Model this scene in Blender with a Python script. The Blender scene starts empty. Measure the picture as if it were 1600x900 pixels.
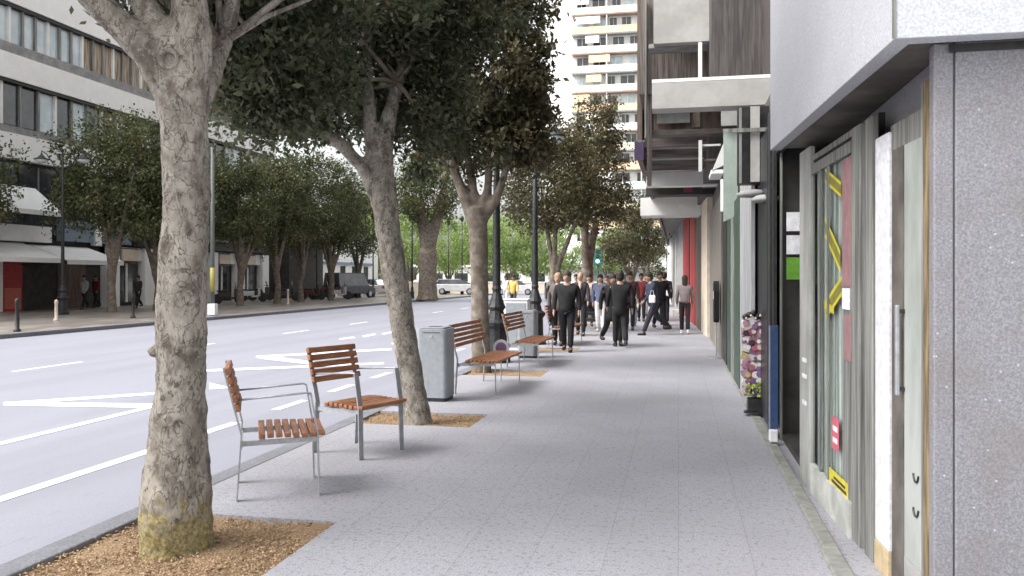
import bpy, bmesh, math, random
import numpy as np
from mathutils import Vector, Matrix
R = math.radians
random.seed(7); rng = np.random.default_rng(11)
sc = bpy.context.scene
COL = sc.collection
PI = math.pi

# ------------------------------------------------------------------ camera survey
FPX, HZ, CAMH = 1300.0, 435.0, 1.55
YAW = math.atan(0.2)
FW = Vector((-math.sin(YAW), math.cos(YAW), 0)); RT = Vector((math.cos(YAW), math.sin(YAW), 0))
def pt(px, py, d):                      # surveyed point: bearing, elevation, distance
    p = d*(FW + RT*((px-800)/FPX)); return Vector((p.x, p.y, CAMH + (HZ-py)/FPX*d))
def gp(px, py, z=0.0):                  # point on the level z
    return pt(px, py, (CAMH-z)*FPX/(py-HZ))
def camxy(l, d, z=0): p = FW*d + RT*l; return Vector((p.x, p.y, z))
def dX(px, X):                          # depth where a bearing meets the line x = X
    return X/(-math.sin(YAW)+math.cos(YAW)*(px-800)/FPX)

# ------------------------------------------------------------------ mesh builder
class MB:
    def __init__(s): s.v=[]; s.f=[]; s.m=[]; s.cur=0
    def add(s, vs, fs):
        o=len(s.v); s.v += [tuple(q) for q in vs]; s.f += [tuple(i+o for i in f) for f in fs]; s.m += [s.cur]*len(fs); return s
    def box(s, x0,x1,y0,y1,z0,z1, M=None):
        vs=[Vector((x,y,z)) for z in (z0,z1) for y in (y0,y1) for x in (x0,x1)]
        if M is not None: vs=[M@q for q in vs]
        return s.add(vs, [(0,2,3,1),(4,5,7,6),(0,1,5,4),(2,6,7,3),(0,4,6,2),(1,3,7,5)])
    def prism(s, poly, z0, z1):
        n=len(poly); vs=[(p[0],p[1],z0) for p in poly]+[(p[0],p[1],z1) for p in poly]
        return s.add(vs, [tuple(reversed(range(n))), tuple(range(n,2*n))]+[(i,(i+1)%n,(i+1)%n+n,i+n) for i in range(n)])
    def bar(s, a, b, w, t, wdir=Vector((0,1,0))):     # flat bar from a to b, width w along wdir
        a=Vector(a); b=Vector(b); ax=(b-a).normalized(); wd=Vector(wdir); wd=(wd-ax*wd.dot(ax)).normalized(); td=ax.cross(wd)
        vs=[p+wd*(i*w/2)+td*(j*t/2) for p in (a,b) for j in (-1,1) for i in (-1,1)]
        return s.add(vs, [(0,1,3,2),(4,6,7,5),(0,4,5,1),(2,3,7,6),(0,2,6,4),(1,5,7,3)])
    def tube(s, pts, rad, seg=10, cap=True):
        pts=[Vector(p) for p in pts]; n=len(pts)
        if not hasattr(rad,'__len__'): rad=[rad]*n
        up=Vector((0,0,1)); d0=(pts[1]-pts[0]).normalized()
        if abs(d0.dot(up))>.95: up=Vector((1,0,0))
        u=d0.cross(up).normalized(); vs=[]
        for i in range(n):
            d=(pts[min(i+1,n-1)]-pts[max(i-1,0)]).normalized()
            u=(u-d*u.dot(d)).normalized(); w=d.cross(u)
            for k in range(seg):
                a=2*PI*k/seg; vs.append(pts[i]+(u*math.cos(a)+w*math.sin(a))*rad[i])
        fs=[(i*seg+k, i*seg+(k+1)%seg, (i+1)*seg+(k+1)%seg, (i+1)*seg+k) for i in range(n-1) for k in range(seg)]
        if cap: fs += [tuple(reversed(range(seg))), tuple(range((n-1)*seg, n*seg))]
        return s.add(vs, fs)
    def lathe(s, prof, c=(0,0,0), seg=16, sx=1, sy=1, M=None):
        vs=[]; 
        for r,z in prof:
            for k in range(seg):
                a=2*PI*k/seg; q=Vector((r*math.cos(a)*sx, r*math.sin(a)*sy, z))
                if M is not None: q=M@q
                vs.append(q+Vector(c))
        n=len(prof)
        fs=[(i*seg+k, i*seg+(k+1)%seg, (i+1)*seg+(k+1)%seg, (i+1)*seg+k) for i in range(n-1) for k in range(seg)]
        fs += [tuple(reversed(range(seg))), tuple(range((n-1)*seg, n*seg))]
        return s.add(vs, fs)
    def ball(s, c, r, seg=14, rings=9, M=None):
        if not hasattr(r,'__len__'): r=(r,r,r)
        prof=[(max(.001,math.sin(PI*i/rings)), -math.cos(PI*i/rings)*r[2]) for i in range(rings+1)]
        return s.lathe(prof, c, seg, r[0], r[1], M)
    def quad(s, a,b,c,d): return s.add([a,b,c,d], [(0,1,2,3)])
    def build(s, name, mat, parent=None, world=False, smooth=False, bevel=0):
        me=bpy.data.meshes.new(name); me.from_pydata(s.v, [], s.f)
        mats = mat if isinstance(mat,(list,tuple)) else [mat]
        for m in mats: me.materials.append(m)
        if len(mats)>1: me.polygons.foreach_set('material_index', s.m)
        return link(name, me, parent, world, smooth, bevel)
def wloc(o):
    v=Vector((0,0,0))
    while o: v+=o.location; o=o.parent
    return v
def link(name, me, parent=None, world=False, smooth=False, bevel=0):
    o=bpy.data.objects.new(name, me); COL.objects.link(o)
    if parent: 
        o.parent=parent
        if world: me.transform(Matrix.Translation(-wloc(parent)))
    if smooth: me.polygons.foreach_set('use_smooth',[True]*len(me.polygons))
    if bevel:
        b=o.modifiers.new('bevel','BEVEL'); b.width=bevel; b.segments=2; b.limit_method='ANGLE'
    me.update(); return o
def tag(o, label=None, cat=None, group=None, kind=None):
    if label: o['label']=label
    if cat: o['category']=cat
    if group: o['group']=group
    if kind: o['kind']=kind
    return o
def thing(name, loc, label, cat, group=None, rz=0):
    o=bpy.data.objects.new(name,None); COL.objects.link(o); o.location=loc; o.rotation_euler=(0,0,rz); o.empty_display_size=.1
    return tag(o,label,cat,group)
def copy_tree(o, parent=None):
    c=o.copy(); COL.objects.link(c); c.parent=parent
    for ch in list(o.children): copy_tree(ch, c)
    return c

# ------------------------------------------------------------------ materials
def mat(name, c1, c2=None, scale=8, rough=.7, metal=0, bump=0, bscale=None, detail=6, spec=.4, stretch=(1,1,1), lo=.4, hi=.62, extra=None):
    m=bpy.data.materials.new(name); m.use_nodes=True; nt=m.node_tree; N=nt.nodes; L=nt.links
    b=N['Principled BSDF']; b.inputs['Roughness'].default_value=rough; b.inputs['Metallic'].default_value=metal
    b.inputs['Specular IOR Level'].default_value=spec
    c1=tuple(c1)+(1,); b.inputs['Base Color'].default_value=c1
    tc=N.new('ShaderNodeTexCoord'); mp=N.new('ShaderNodeMapping'); mp.inputs['Scale'].default_value=stretch; L.new(tc.outputs['Object'], mp.inputs[0])
    if c2 is not None:
        n=N.new('ShaderNodeTexNoise'); n.inputs['Scale'].default_value=scale; n.inputs['Detail'].default_value=detail; n.inputs['Roughness'].default_value=.65
        L.new(mp.outputs[0], n.inputs['Vector']); r=N.new('ShaderNodeValToRGB'); r.color_ramp.elements[0].position=lo; r.color_ramp.elements[1].position=hi
        r.color_ramp.elements[0].color=c1; r.color_ramp.elements[1].color=tuple(c2)+(1,)
        L.new(n.outputs['Fac'], r.inputs[0]); L.new(r.outputs[0], b.inputs['Base Color'])
    if bump:
        n2=N.new('ShaderNodeTexNoise'); n2.inputs['Scale'].default_value=bscale or scale*3; n2.inputs['Detail'].default_value=5
        L.new(mp.outputs[0], n2.inputs['Vector']); bp=N.new('ShaderNodeBump'); bp.inputs['Strength'].default_value=bump; bp.inputs['Distance'].default_value=.01
        L.new(n2.outputs['Fac'], bp.inputs['Height']); L.new(bp.outputs[0], b.inputs['Normal'])
    return m
def mulmix(m, kind, scale, amt, col, thr=(.5,.7), stretch=(1,1,1)):      # second layer of patches of colour col over the base colour
    nt=m.node_tree; N=nt.nodes; L=nt.links; b=N['Principled BSDF']
    tc=N.new('ShaderNodeTexCoord'); mp=N.new('ShaderNodeMapping'); mp.inputs['Scale'].default_value=stretch; L.new(tc.outputs['Object'], mp.inputs[0])
    n=N.new('ShaderNodeTexVoronoi' if kind=='v' else 'ShaderNodeTexNoise'); n.inputs['Scale'].default_value=scale; L.new(mp.outputs[0], n.inputs['Vector'])
    out=n.outputs['Distance'] if kind=='v' else n.outputs['Fac']
    if kind=='r':
        n.inputs['Detail'].default_value=3; n.inputs['Distortion'].default_value=.6
        a1=N.new('ShaderNodeMath'); a1.operation='SUBTRACT'; a1.inputs[1].default_value=.5; L.new(out,a1.inputs[0]); a2=N.new('ShaderNodeMath'); a2.operation='ABSOLUTE'; L.new(a1.outputs[0],a2.inputs[0]); out=a2.outputs[0]
    mr=N.new('ShaderNodeMapRange'); mr.inputs['From Min'].default_value=thr[0]; mr.inputs['From Max'].default_value=thr[1]; mr.inputs['To Max'].default_value=amt
    L.new(out, mr.inputs['Value']); mx=N.new('ShaderNodeMix'); mx.data_type='RGBA'; L.new(mr.outputs[0], mx.inputs['Factor'])
    src=b.inputs['Base Color'].links
    if src: L.new(src[0].from_socket, mx.inputs['A'])
    else: mx.inputs['A'].default_value=b.inputs['Base Color'].default_value
    mx.inputs['B'].default_value=tuple(col)+(1,); L.new(mx.outputs['Result'], b.inputs['Base Color']); return m

M={}
M['asphalt']=mulmix(mat('asphalt',(.235,.238,.28),(.285,.289,.335),90,.85,bump=.12,bscale=160), 'n', .6, .45, (.215,.218,.255),(.42,.62),(1,.35,1))
mulmix(M['asphalt'],'n',9,.3,(.19,.193,.22),(.60,.68),(3,.4,1))
mulmix(M['asphalt'],'n',1.3,.35,(.20,.203,.235),(.52,.66),(1,.03,1))
M['paint']=mulmix(mat('road paint',(.82,.82,.82),None,rough=.6),'n',25,.75,(.5,.5,.55),(.56,.68))
def paving():
    m=mat('granite paving',(.215,.213,.236),(.42,.417,.452),95,.8,bump=.15,bscale=120,lo=.35,hi=.65)
    nt=m.node_tree; N=nt.nodes; L=nt.links; b=N['Principled BSDF']
    mulmix(m,'n',1.1,.3,(.25,.248,.272),(.45,.65)); mulmix(m,'n',30,.5,(.14,.14,.15),(.56,.66)); mulmix(m,'n',.35,.25,(.19,.185,.19),(.5,.6)); mulmix(m,'v',9,.5,(.16,.155,.15),(.07,.03))
    tc=N.new('ShaderNodeTexCoord'); mp=N.new('ShaderNodeMapping'); mp.inputs['Rotation'].default_value=(0,0,PI/2); L.new(tc.outputs['Object'],mp.inputs[0])
    br=N.new('ShaderNodeTexBrick'); L.new(mp.outputs[0],br.inputs['Vector'])
    br.inputs['Scale'].default_value=1; br.inputs['Brick Width'].default_value=.8; br.inputs['Row Height'].default_value=.4; br.inputs['Mortar Size'].default_value=.0035; br.inputs['Mortar Smooth'].default_value=.3
    br.inputs['Color1'].default_value=(1,1,1,1); br.inputs['Color2'].default_value=(.965,.965,.967,1); br.inputs['Mortar'].default_value=(.78,.78,.79,1)
    mx=N.new('ShaderNodeMix'); mx.data_type='RGBA'; mx.blend_type='MULTIPLY'; mx.inputs['Factor'].default_value=1
    s=b.inputs['Base Color'].links[0].from_socket; L.new(s,mx.inputs['A']); L.new(br.outputs['Color'],mx.inputs['B']); L.new(mx.outputs['Result'],b.inputs['Base Color'])
    return m
M['paving']=paving()
M['kerb']=mulmix(mat('granite kerb',(.14,.142,.158),(.22,.223,.245),60,.8,bump=.2),'n',3,.4,(.13,.13,.14),(.5,.62))
M['far_paving']=mulmix(mat('wet far paving',(.17,.145,.125),(.30,.27,.24),.7,.35,bump=.1,stretch=(1,.25,1)),'n',3,.6,(.42,.4,.37),(.52,.62),(1,.2,1))
M['ground']=mat('pale ground',(.5,.5,.5),(.62,.62,.61),.8,.8)
M['gravel']=mat('brown bark gravel',(.15,.095,.05),(.38,.26,.155),80,.95,bump=.8,bscale=90)
M['pebble']=mat('gravel chips',(.18,.115,.06),(.46,.32,.2),40,.9)
M['granite']=mulmix(mulmix(mat('speckled granite cladding',(.34,.345,.375),(.51,.515,.55),85,.6,bump=.12,bscale=120,lo=.36,hi=.64),'n',2,.3,(.34,.34,.36),(.5,.7)),'v',30,.6,(.75,.75,.78),(.13,.04))
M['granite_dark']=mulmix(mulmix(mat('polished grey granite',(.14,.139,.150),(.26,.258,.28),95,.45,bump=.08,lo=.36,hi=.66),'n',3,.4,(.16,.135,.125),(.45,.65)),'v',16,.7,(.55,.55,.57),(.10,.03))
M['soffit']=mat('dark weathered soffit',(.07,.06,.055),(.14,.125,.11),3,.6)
M['steel']=mat('galvanised steel',(.36,.37,.39),(.47,.48,.5),20,.45,.55)
M['bin_steel']=mulmix(mat('grey painted bin steel',(.29,.31,.335),(.33,.35,.37),14,.6,.2,bump=.05),'n',4,.3,(.2,.2,.21),(.55,.7))
M['wood']=mulmix(mat('oiled teak slat',(.22,.088,.04),(.38,.165,.078),9,.55,bump=.25,bscale=30,stretch=(6,.6,6)),'n',40,.3,(.18,.07,.03),(.55,.7),(1,.1,1))
mulmix(M['wood'],'n',3,.35,(.30,.19,.12),(.5,.7),(2,2,2)); mulmix(M['bin_steel'],'n',7,.4,(.20,.2,.2),(.58,.7),(3,3,.4))
M['bark']=mulmix(mulmix(mat('ficus bark',(.20,.178,.15),(.34,.31,.265),7,.9,bump=.7,bscale=28,stretch=(1,1,.6)),'n',11,.75,(.085,.066,.052),(.50,.66),(1,1,.5)),'n',38,.45,(.36,.33,.29),(.56,.66))
mulmix(M['bark'],'n',60,.45,(.07,.055,.045),(.57,.66),(1,1,.35)); mulmix(M['bark'],'r',13,.8,(.05,.04,.032),(.022,.004),(1,1,.55)); mulmix(M['bark'],'r',7,.5,(.07,.055,.045),(.016,.004),(1,1,.8))
M['bark_far']=mulmix(mat('far bark',(.13,.105,.08),(.24,.205,.17),5,.9,bump=.5,bscale=20),'n',9,.5,(.09,.075,.06),(.5,.6))
def bark_moss():
    m=M['bark'].copy(); m.name='bark with mossy foot'; nt=m.node_tree; N=nt.nodes; L=nt.links; b=N['Principled BSDF']
    tc=N.new('ShaderNodeTexCoord'); sp=N.new('ShaderNodeSeparateXYZ'); L.new(tc.outputs['Object'],sp.inputs[0])
    n=N.new('ShaderNodeTexNoise'); n.inputs['Scale'].default_value=14; n.inputs['Detail'].default_value=6; L.new(tc.outputs['Object'],n.inputs['Vector'])
    mt=N.new('ShaderNodeMath'); mt.operation='MULTIPLY_ADD'; mt.inputs[1].default_value=1.8; L.new(n.outputs['Fac'],mt.inputs[0]); 
    neg=N.new('ShaderNodeMath'); neg.operation='MULTIPLY'; neg.inputs[1].default_value=-2.4; L.new(sp.outputs['Z'],neg.inputs[0]); L.new(neg.outputs[0],mt.inputs[2])
    mr=N.new('ShaderNodeMapRange'); mr.inputs['From Min'].default_value=.12; mr.inputs['From Max'].default_value=.5; mr.inputs['To Max'].default_value=.75; L.new(mt.outputs[0],mr.inputs['Value'])
    rp=N.new('ShaderNodeValToRGB'); rp.color_ramp.elements[0].color=(.07,.05,.025,1); rp.color_ramp.elements[1].color=(.44,.36,.12,1); rp.color_ramp.elements[0].position=.36; rp.color_ramp.elements[1].position=.68; n2d=6
    n2=N.new('ShaderNodeTexNoise'); n2.inputs['Scale'].default_value=42; n2.inputs['Detail'].default_value=6; n2.inputs['Roughness'].default_value=.7; L.new(tc.outputs['Object'],n2.inputs['Vector']); L.new(n2.outputs['Fac'],rp.inputs[0])
    mx=N.new('ShaderNodeMix'); mx.data_type='RGBA'; L.new(mr.outputs[0],mx.inputs['Factor']); L.new(b.inputs['Base Color'].links[0].from_socket,mx.inputs['A']); L.new(rp.outputs[0],mx.inputs['B']); L.new(mx.outputs['Result'],b.inputs['Base Color'])
    return m
M['bark_moss']=bark_moss()
def leafmat(name, stops, trans=.3, rough=.38):
    m=bpy.data.materials.new(name); m.use_nodes=True; nt=m.node_tree; N=nt.nodes; L=nt.links; b=N['Principled BSDF']
    b.inputs['Roughness'].default_value=rough; b.inputs['Specular IOR Level'].default_value=.35
    at=N.new('ShaderNodeAttribute'); at.attribute_name='rnd'; rp=N.new('ShaderNodeValToRGB')
    rp.color_ramp.elements[0].position=stops[0][0]; rp.color_ramp.elements[0].color=stops[0][1]+(1,)
    rp.color_ramp.elements[1].position=stops[-1][0]; rp.color_ramp.elements[1].color=stops[-1][1]+(1,)
    for p,c in stops[1:-1]: rp.color_ramp.elements.new(p).color=c+(1,)
    L.new(at.outputs['Fac'],rp.inputs[0]); L.new(rp.outputs[0],b.inputs['Base Color'])
    tr=N.new('ShaderNodeBsdfTranslucent'); L.new(rp.outputs[0],tr.inputs[0]); mx=N.new('ShaderNodeMixShader'); mx.inputs[0].default_value=trans
    L.new(b.outputs[0],mx.inputs[1]); L.new(tr.outputs[0],mx.inputs[2]); L.new(mx.outputs[0],N['Material Output'].inputs[0]); return m
M['leaf']=leafmat('ficus leaves',[(0,(.028,.036,.018)),(.42,(.068,.082,.042)),(.7,(.14,.155,.088)),(.9,(.17,.15,.095)),(1,(.15,.095,.06))],.38)
M['leaf_far']=leafmat('avenue leaves',[(0,(.04,.052,.02)),(.45,(.085,.105,.04)),(.75,(.15,.165,.075)),(.93,(.24,.18,.10)),(1,(.24,.14,.07))],.35)
M['leaf_park']=leafmat('park leaves',[(0,(.14,.21,.06)),(.5,(.26,.36,.12)),(1,(.45,.50,.22))],.45)
M['leaf_brown']=leafmat('olive brown leaves',[(0,(.045,.047,.022)),(.5,(.095,.092,.045)),(1,(.19,.145,.085))],.4)
M['white']=mat('white render',(.88,.88,.86),(.82,.82,.80),2,.8)
M['offwhite']=mat('weathered white band',(.74,.74,.72),(.84,.84,.82),1.2,.8)
M['dark']=mat('black metal',(.018,.018,.02),(.035,.034,.034),12,.45)
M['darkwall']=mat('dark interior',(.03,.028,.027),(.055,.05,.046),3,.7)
M['greyframe']=mat('grey metal frame',(.13,.13,.12),(.34,.34,.32),5,.5,.2,stretch=(5,5,.18))
M['iron']=mat('cast iron',(.02,.022,.024),(.045,.047,.05),18,.5,.3,bump=.3)
M['lampbowl']=mat('frosted lamp bowl',(.55,.58,.6),None,rough=.25)
M['red']=mat('red paint',(.40,.018,.025),(.28,.012,.018),5,.5)
M['cream']=mat('cream plaster',(.6,.5,.4),(.68,.6,.5),4,.8)
M['brown']=mat('brown panel',(.09,.06,.045),(.17,.13,.105),3,.6,stretch=(3,3,.5))
M['corr']=mat('dark brown corrugated cladding',(.05,.042,.042),(.11,.098,.094),5,.55,stretch=(5,5,.25))
M['corr2']=mat('striped brown cladding',(.08,.065,.055),(.24,.2,.18),6,.6,stretch=(5,5,.2))
M['beige']=mat('beige grey concrete',(.36,.35,.33),(.45,.44,.42),2.5,.8)
M['greyconc']=mat('grey concrete',(.22,.22,.22),(.33,.33,.32),3,.8)
M['greengrey']=mat('pale green sign board',(.30,.36,.32),(.38,.44,.40),3,.5)
M['green']=mat('dark green shutter',(.03,.06,.04),(.055,.09,.065),5,.5)
M['plinth']=mulmix(mat('stained plinth stone',(.22,.22,.205),(.28,.28,.26),9,.85,bump=.4),'n',15,.5,(.11,.115,.09),(.48,.7))
def glassmat(name, tint=(.6,.66,.64), alpha=.55, rough=.04):
    m=bpy.data.materials.new(name); m.use_nodes=True; nt=m.node_tree; N=nt.nodes; L=nt.links; b=N['Principled BSDF']
    b.inputs['Base Color'].default_value=(.03,.035,.035,1); b.inputs['Roughness'].default_value=rough; b.inputs['Specular IOR Level'].default_value=.8
    tr=N.new('ShaderNodeBsdfTransparent'); tr.inputs[0].default_value=tint+(1,); mx=N.new('ShaderNodeMixShader'); mx.inputs[0].default_value=alpha
    L.new(b.outputs[0],mx.inputs[1]); L.new(tr.outputs[0],mx.inputs[2]); L.new(mx.outputs[0],N['Material Output'].inputs[0]); return m
M['glass']=glassmat('shop glass',(.93,.96,.95),.88)
M['darkglass']=mat('dark window glass',(.025,.03,.035),(.06,.065,.07),1.5,.08,spec=.7)
M['paleglass']=mat('pale blue window glass',(.42,.52,.56),(.6,.68,.7),1.2,.12,spec=.7)
M['curtain']=mat('beige curtains behind glass',(.16,.12,.085),(.52,.44,.34),3.5,.7,stretch=(1,4,.25))
M['curtain_grey']=mat('grey green blind',(.28,.285,.265),(.9,.9,.88),5,.7,stretch=(9,9,.08))
def flat(name,c,rough=.6,metal=0): return mat(name,c,tuple(min(1,x*1.25+.004) for x in c),14,rough,metal)
M['yellow']=flat('yellow sticker',(.55,.47,.04)); M['pink']=flat('faded red poster',(.27,.15,.155)); M['wooddoor']=flat('pale timber',(.42,.33,.2))
M['frosted']=mat('greenish frosted door glass',(.27,.29,.27),(.40,.42,.40),3,.3,stretch=(1,1,.4))
M['bluepost']=flat('navy blue board',(.03,.06,.15)); M['whitesticker']=flat('white plastic',(.72,.72,.74)); M['greensign']=flat('bright green sign',(.12,.3,.03))
M['rust']=mat('rusty timber jamb',(.10,.07,.035),(.27,.2,.12),9,.7,stretch=(4,4,.4))
EXPO=1.3
# ------------------------------------------------------------------ ground, road, pavements
def struct(o): o['kind']='structure'; return o
KX=-3.60; KI=-3.42; FK=-18.3                    # kerb outer edge, kerb inner edge, far kerb
b=MB(); b.box(-600,600,-80,900,-.6,-.16); struct(b.build('ground',M['ground']))
b=MB(); b.box(FK-.15,KX,-20,420,-.3,-.12); struct(b.build('road',M['asphalt']))
b=MB(); b.box(-70,FK-.3,-20,140,-.3,0); struct(b.build('far_pavement',M['far_paving']))
b=MB()
y=-20
while y<120:
    b.box(FK-.298,FK,y,y+.99,-.3,.004); y+=1
struct(b.build('far_kerb',M['kerb'],bevel=.012))
b=MB(); y=-19.6
while y<150:
    b.box(KX,KI,y,y+.992,-.3,.004); y+=1
struct(b.build('kerb',M['kerb'],bevel=.012))
pits=[(3.1,4.98),(8.4,9.25),(12.95,13.85),(17.6,18.4),(22.3,23.2),(27.5,28.4)]
PX=-2.13
b=MB(); b.box(PX,2.2,-20,150,-.2,0)
y=-20
for p0,p1 in pits+[(150,150)]:
    b.box(KI,PX,y,p0,-.2,0); y=p1
struct(b.build('pavement',M['paving']))
for i,(p0,p1) in enumerate(pits):
    g=MB(); nx,ny=30,24
    o=0; vs=[]; 
    for j in range(ny+1):
        for k in range(nx+1):
            vs.append((KI+(PX-KI)*k/nx, p0+(p1-p0)*j/ny, -.035+.014*random.random()+.02*math.sin(j*.5)*math.sin(k*.4)))
    fs=[(j*(nx+1)+k, j*(nx+1)+k+1,(j+1)*(nx+1)+k+1,(j+1)*(nx+1)+k) for j in range(ny) for k in range(nx)]
    g.add(vs,fs); struct(g.build('tree_pit_soil',M['gravel'],smooth=True))
# loose chips in the two nearest pits
g=MB()
for (p0,p1),n in ((pits[0],5200),(pits[1],1500)):
    for _ in range(n):
        x=random.uniform(KI+.01,PX-.012); yy=random.uniform(p0+.01,p1-.012); s=random.uniform(.005,.013); a=random.uniform(0,PI); z=-.028+.02*random.random()
        M4=Matrix.Translation((x,yy,z))@Matrix.Rotation(a,4,'Z')@Matrix.Rotation(random.uniform(-.6,.6),4,'X')
        vs=[M4@Vector(q) for q in ((-s,-s*.5,0),(s,-s*.6,0),(s*.8,s*.6,.001),(-s*.7,s*.5,0),(0,0,s*.7))]
        g.add(vs,[(0,1,4),(1,2,4),(2,3,4),(3,0,4)])
tag(g.build('gravel',M['pebble']),'brown bark chips and gravel filling the tree pits','gravel',kind='stuff')
# painted markings (z = road + 4 mm)
RZ=-.116
b=MB(); LZ=[0]
def lift(): LZ[0]+=.0003; return RZ+LZ[0]
def stripe(p,q,w):
    zz=RZ
    p=Vector(p);q=Vector(q);d=(q-p).normalized(); n=Vector((-d.y,d.x,0))*w/2
    b.quad(*[(v.x,v.y,zz) for v in (p-n,q-n,q+n,p+n)])
def poly(pp): 
    zz=lift(); b.add([(*gp(x,y2,RZ).xy,zz) for x,y2 in pp],[tuple(range(len(pp)))])
X1=gp(0,780,RZ).x; X2=gp(0,693,RZ).x; X3=gp(65,574,RZ).x
stripe((X1,-6,0),(X1,gp(372,660,RZ).y,0),.13)
for k in range(10): stripe((X1,gp(425,640,RZ).y+k*1.72,0),(X1,gp(425,640,RZ).y+k*1.72+.85,0),.12)
stripe((X2,-6,0),(X2,gp(285,620,RZ).y,0),.13)
for k in range(-2,9):
    y0=gp(10,580,RZ).y+k*5.2; stripe((X3,y0,0),(X3,y0+(1.75 if k!=1 else 1.4),0),.11)
poly([(5,633),(250,616),(250,612.5),(5,628.5)][::-1])
poly([(5,633.5),(245,637.5),(245,630.5),(60,628.9)])
poly([(327,608.5),(363,606),(327,598)])
poly([(318,581),(483,574),(600,569),(600,566),(483,571),(318,577.5)])
poly([(400,559),(483,554.5),(612,547),(612,544),(483,551.5),(400,556)])
poly([(403,560),(500,571.5),(520,569),(430,557.5)])
poly([(612,538),(700,537),(700,535),(612,535.5)])
poly([(530,531),(556,528),(552,526),(530,529)][::-1]); poly([(565,525),(585,521),(588,523),(569,527)][::-1]); poly([(596,521),(612,518),(614,520),(599,523)][::-1])
struct(b.build('road_marking',M['paint']))
# ------------------------------------------------------------------ leaves and trees
def leaves(name, C, size, mt, parent, seed, clumpcol=None, squash=.5, droop=.25):
    r=np.random.default_rng(seed); n=len(C)
    d=r.normal(size=(n,3)); d[:,2]-=droop; d/=np.linalg.norm(d,axis=1)[:,None]
    e=r.normal(size=(n,3)); e-=d*(e*d).sum(1)[:,None]; e/=np.linalg.norm(e,axis=1)[:,None]
    nrm=np.cross(d,e); L=(size*r.uniform(.6,1.25,n))[:,None]
    V=np.empty((n,4,3)); V[:,0]=C; V[:,1]=C+d*L*.45+e*L*squash*.5+nrm*L*.06; V[:,2]=C+d*L; V[:,3]=C+d*L*.45-e*L*squash*.5+nrm*L*.06
    me=bpy.data.meshes.new(name); me.vertices.add(n*4); me.vertices.foreach_set('co',V.ravel().astype(np.float32))
    me.loops.add(n*4); me.loops.foreach_set('vertex_index',np.arange(n*4,dtype=np.int32)); me.polygons.add(n)
    me.polygons.foreach_set('loop_start',np.arange(0,n*4,4,dtype=np.int32)); me.polygons.foreach_set('loop_total',np.full(n,4,dtype=np.int32)); me.update(calc_edges=True)
    a=me.attributes.new('rnd','FLOAT','FACE'); c=r.uniform(0,1,n)*.6+(clumpcol if clumpcol is not None else 0.2)
    a.data.foreach_set('value',np.clip(c,0,1).astype(np.float32)); me.materials.append(mt)
    return link(name,me,parent)
def crown_pts(blobs, seed, per=45, rc=.22, shell=.5, boxy=2.6):
    """blobs: (centre, (rx,ry,rz), clumps)"""
    r=np.random.default_rng(seed); P=[];K=[]; CC=[]
    for c,rad,n in blobs:
        d=r.normal(size=(n,3)); d/=(np.abs(d)**boxy).sum(1)[:,None]**(1/boxy)
        t=r.uniform(shell**3,1,n)**(1/3); t*=1+.10*r.normal(size=n)
        cc=np.array(c)+d*t[:,None]*np.array(rad); CC.append(cc)
        m=(per*r.uniform(.5,1.5,n)).astype(int)
        idx=np.repeat(np.arange(n),m); rr=(rc*r.uniform(.6,1.3,n))[idx]
        P.append(cc[idx]+r.normal(size=(len(idx),3))*rr[:,None]*np.array([.55,.55,.5]))
        K.append(r.uniform(0,.4,n)[idx])
    return np.vstack(P), np.concatenate(K), np.vstack(CC)
def vnoise(p, s, seed):
    from mathutils import noise
    return noise.noise(Vector(p)*s+Vector((seed*7.3,seed*3.1,0)))
def woody(name, tubes, mt, parent, voxel, disp, seed, smooth_it=6):
    """tubes merged into one surface, then roughened"""
    b=MB()
    for pts,rad,seg in tubes: b.tube(pts,rad,seg)
    me=bpy.data.meshes.new(name); me.from_pydata(b.v,[],b.f)
    o=bpy.data.objects.new('tmp',me); COL.objects.link(o)
    m=o.modifiers.new('r','REMESH'); m.mode='VOXEL'; m.voxel_size=voxel
    s=o.modifiers.new('s','SMOOTH'); s.iterations=smooth_it; s.factor=.6
    dg=bpy.context.evaluated_depsgraph_get(); me2=bpy.data.meshes.new_from_object(o.evaluated_get(dg)); bpy.data.objects.remove(o)
    me2.name=name; no=[v.normal.copy() for v in me2.vertices]
    for v,nn in zip(me2.vertices,no):
        q=v.co; h=vnoise((q.x,q.y,q.z*.6),4,seed)*1.0+vnoise((q.x,q.y,q.z*.8),13,seed)*.55+vnoise(q,32,seed)*.25
        v.co=q+nn*h*disp
    me2.materials.clear(); me2.materials.append(mt); return link(name,me2,parent,smooth=True)
def L3(o, P): return [Vector(p)-o for p in P]
def twigs(b, start, CC, n, r0, rnd):
    for _ in range(n):
        e=Vector(CC[rnd.randrange(len(CC))]); s=Vector(start[rnd.randrange(len(start))])
        mid=(s+e)/2+Vector((rnd.uniform(-.15,.15),rnd.uniform(-.15,.15),rnd.uniform(0,.2)))*(e-s).length*.5
        q=[s,s.lerp(mid,.5)+Vector((0,0,.03)),mid,mid.lerp(e,.5),e]; b.tube(q,[r0,r0*.8,r0*.6,r0*.42,r0*.2],6)

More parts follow.
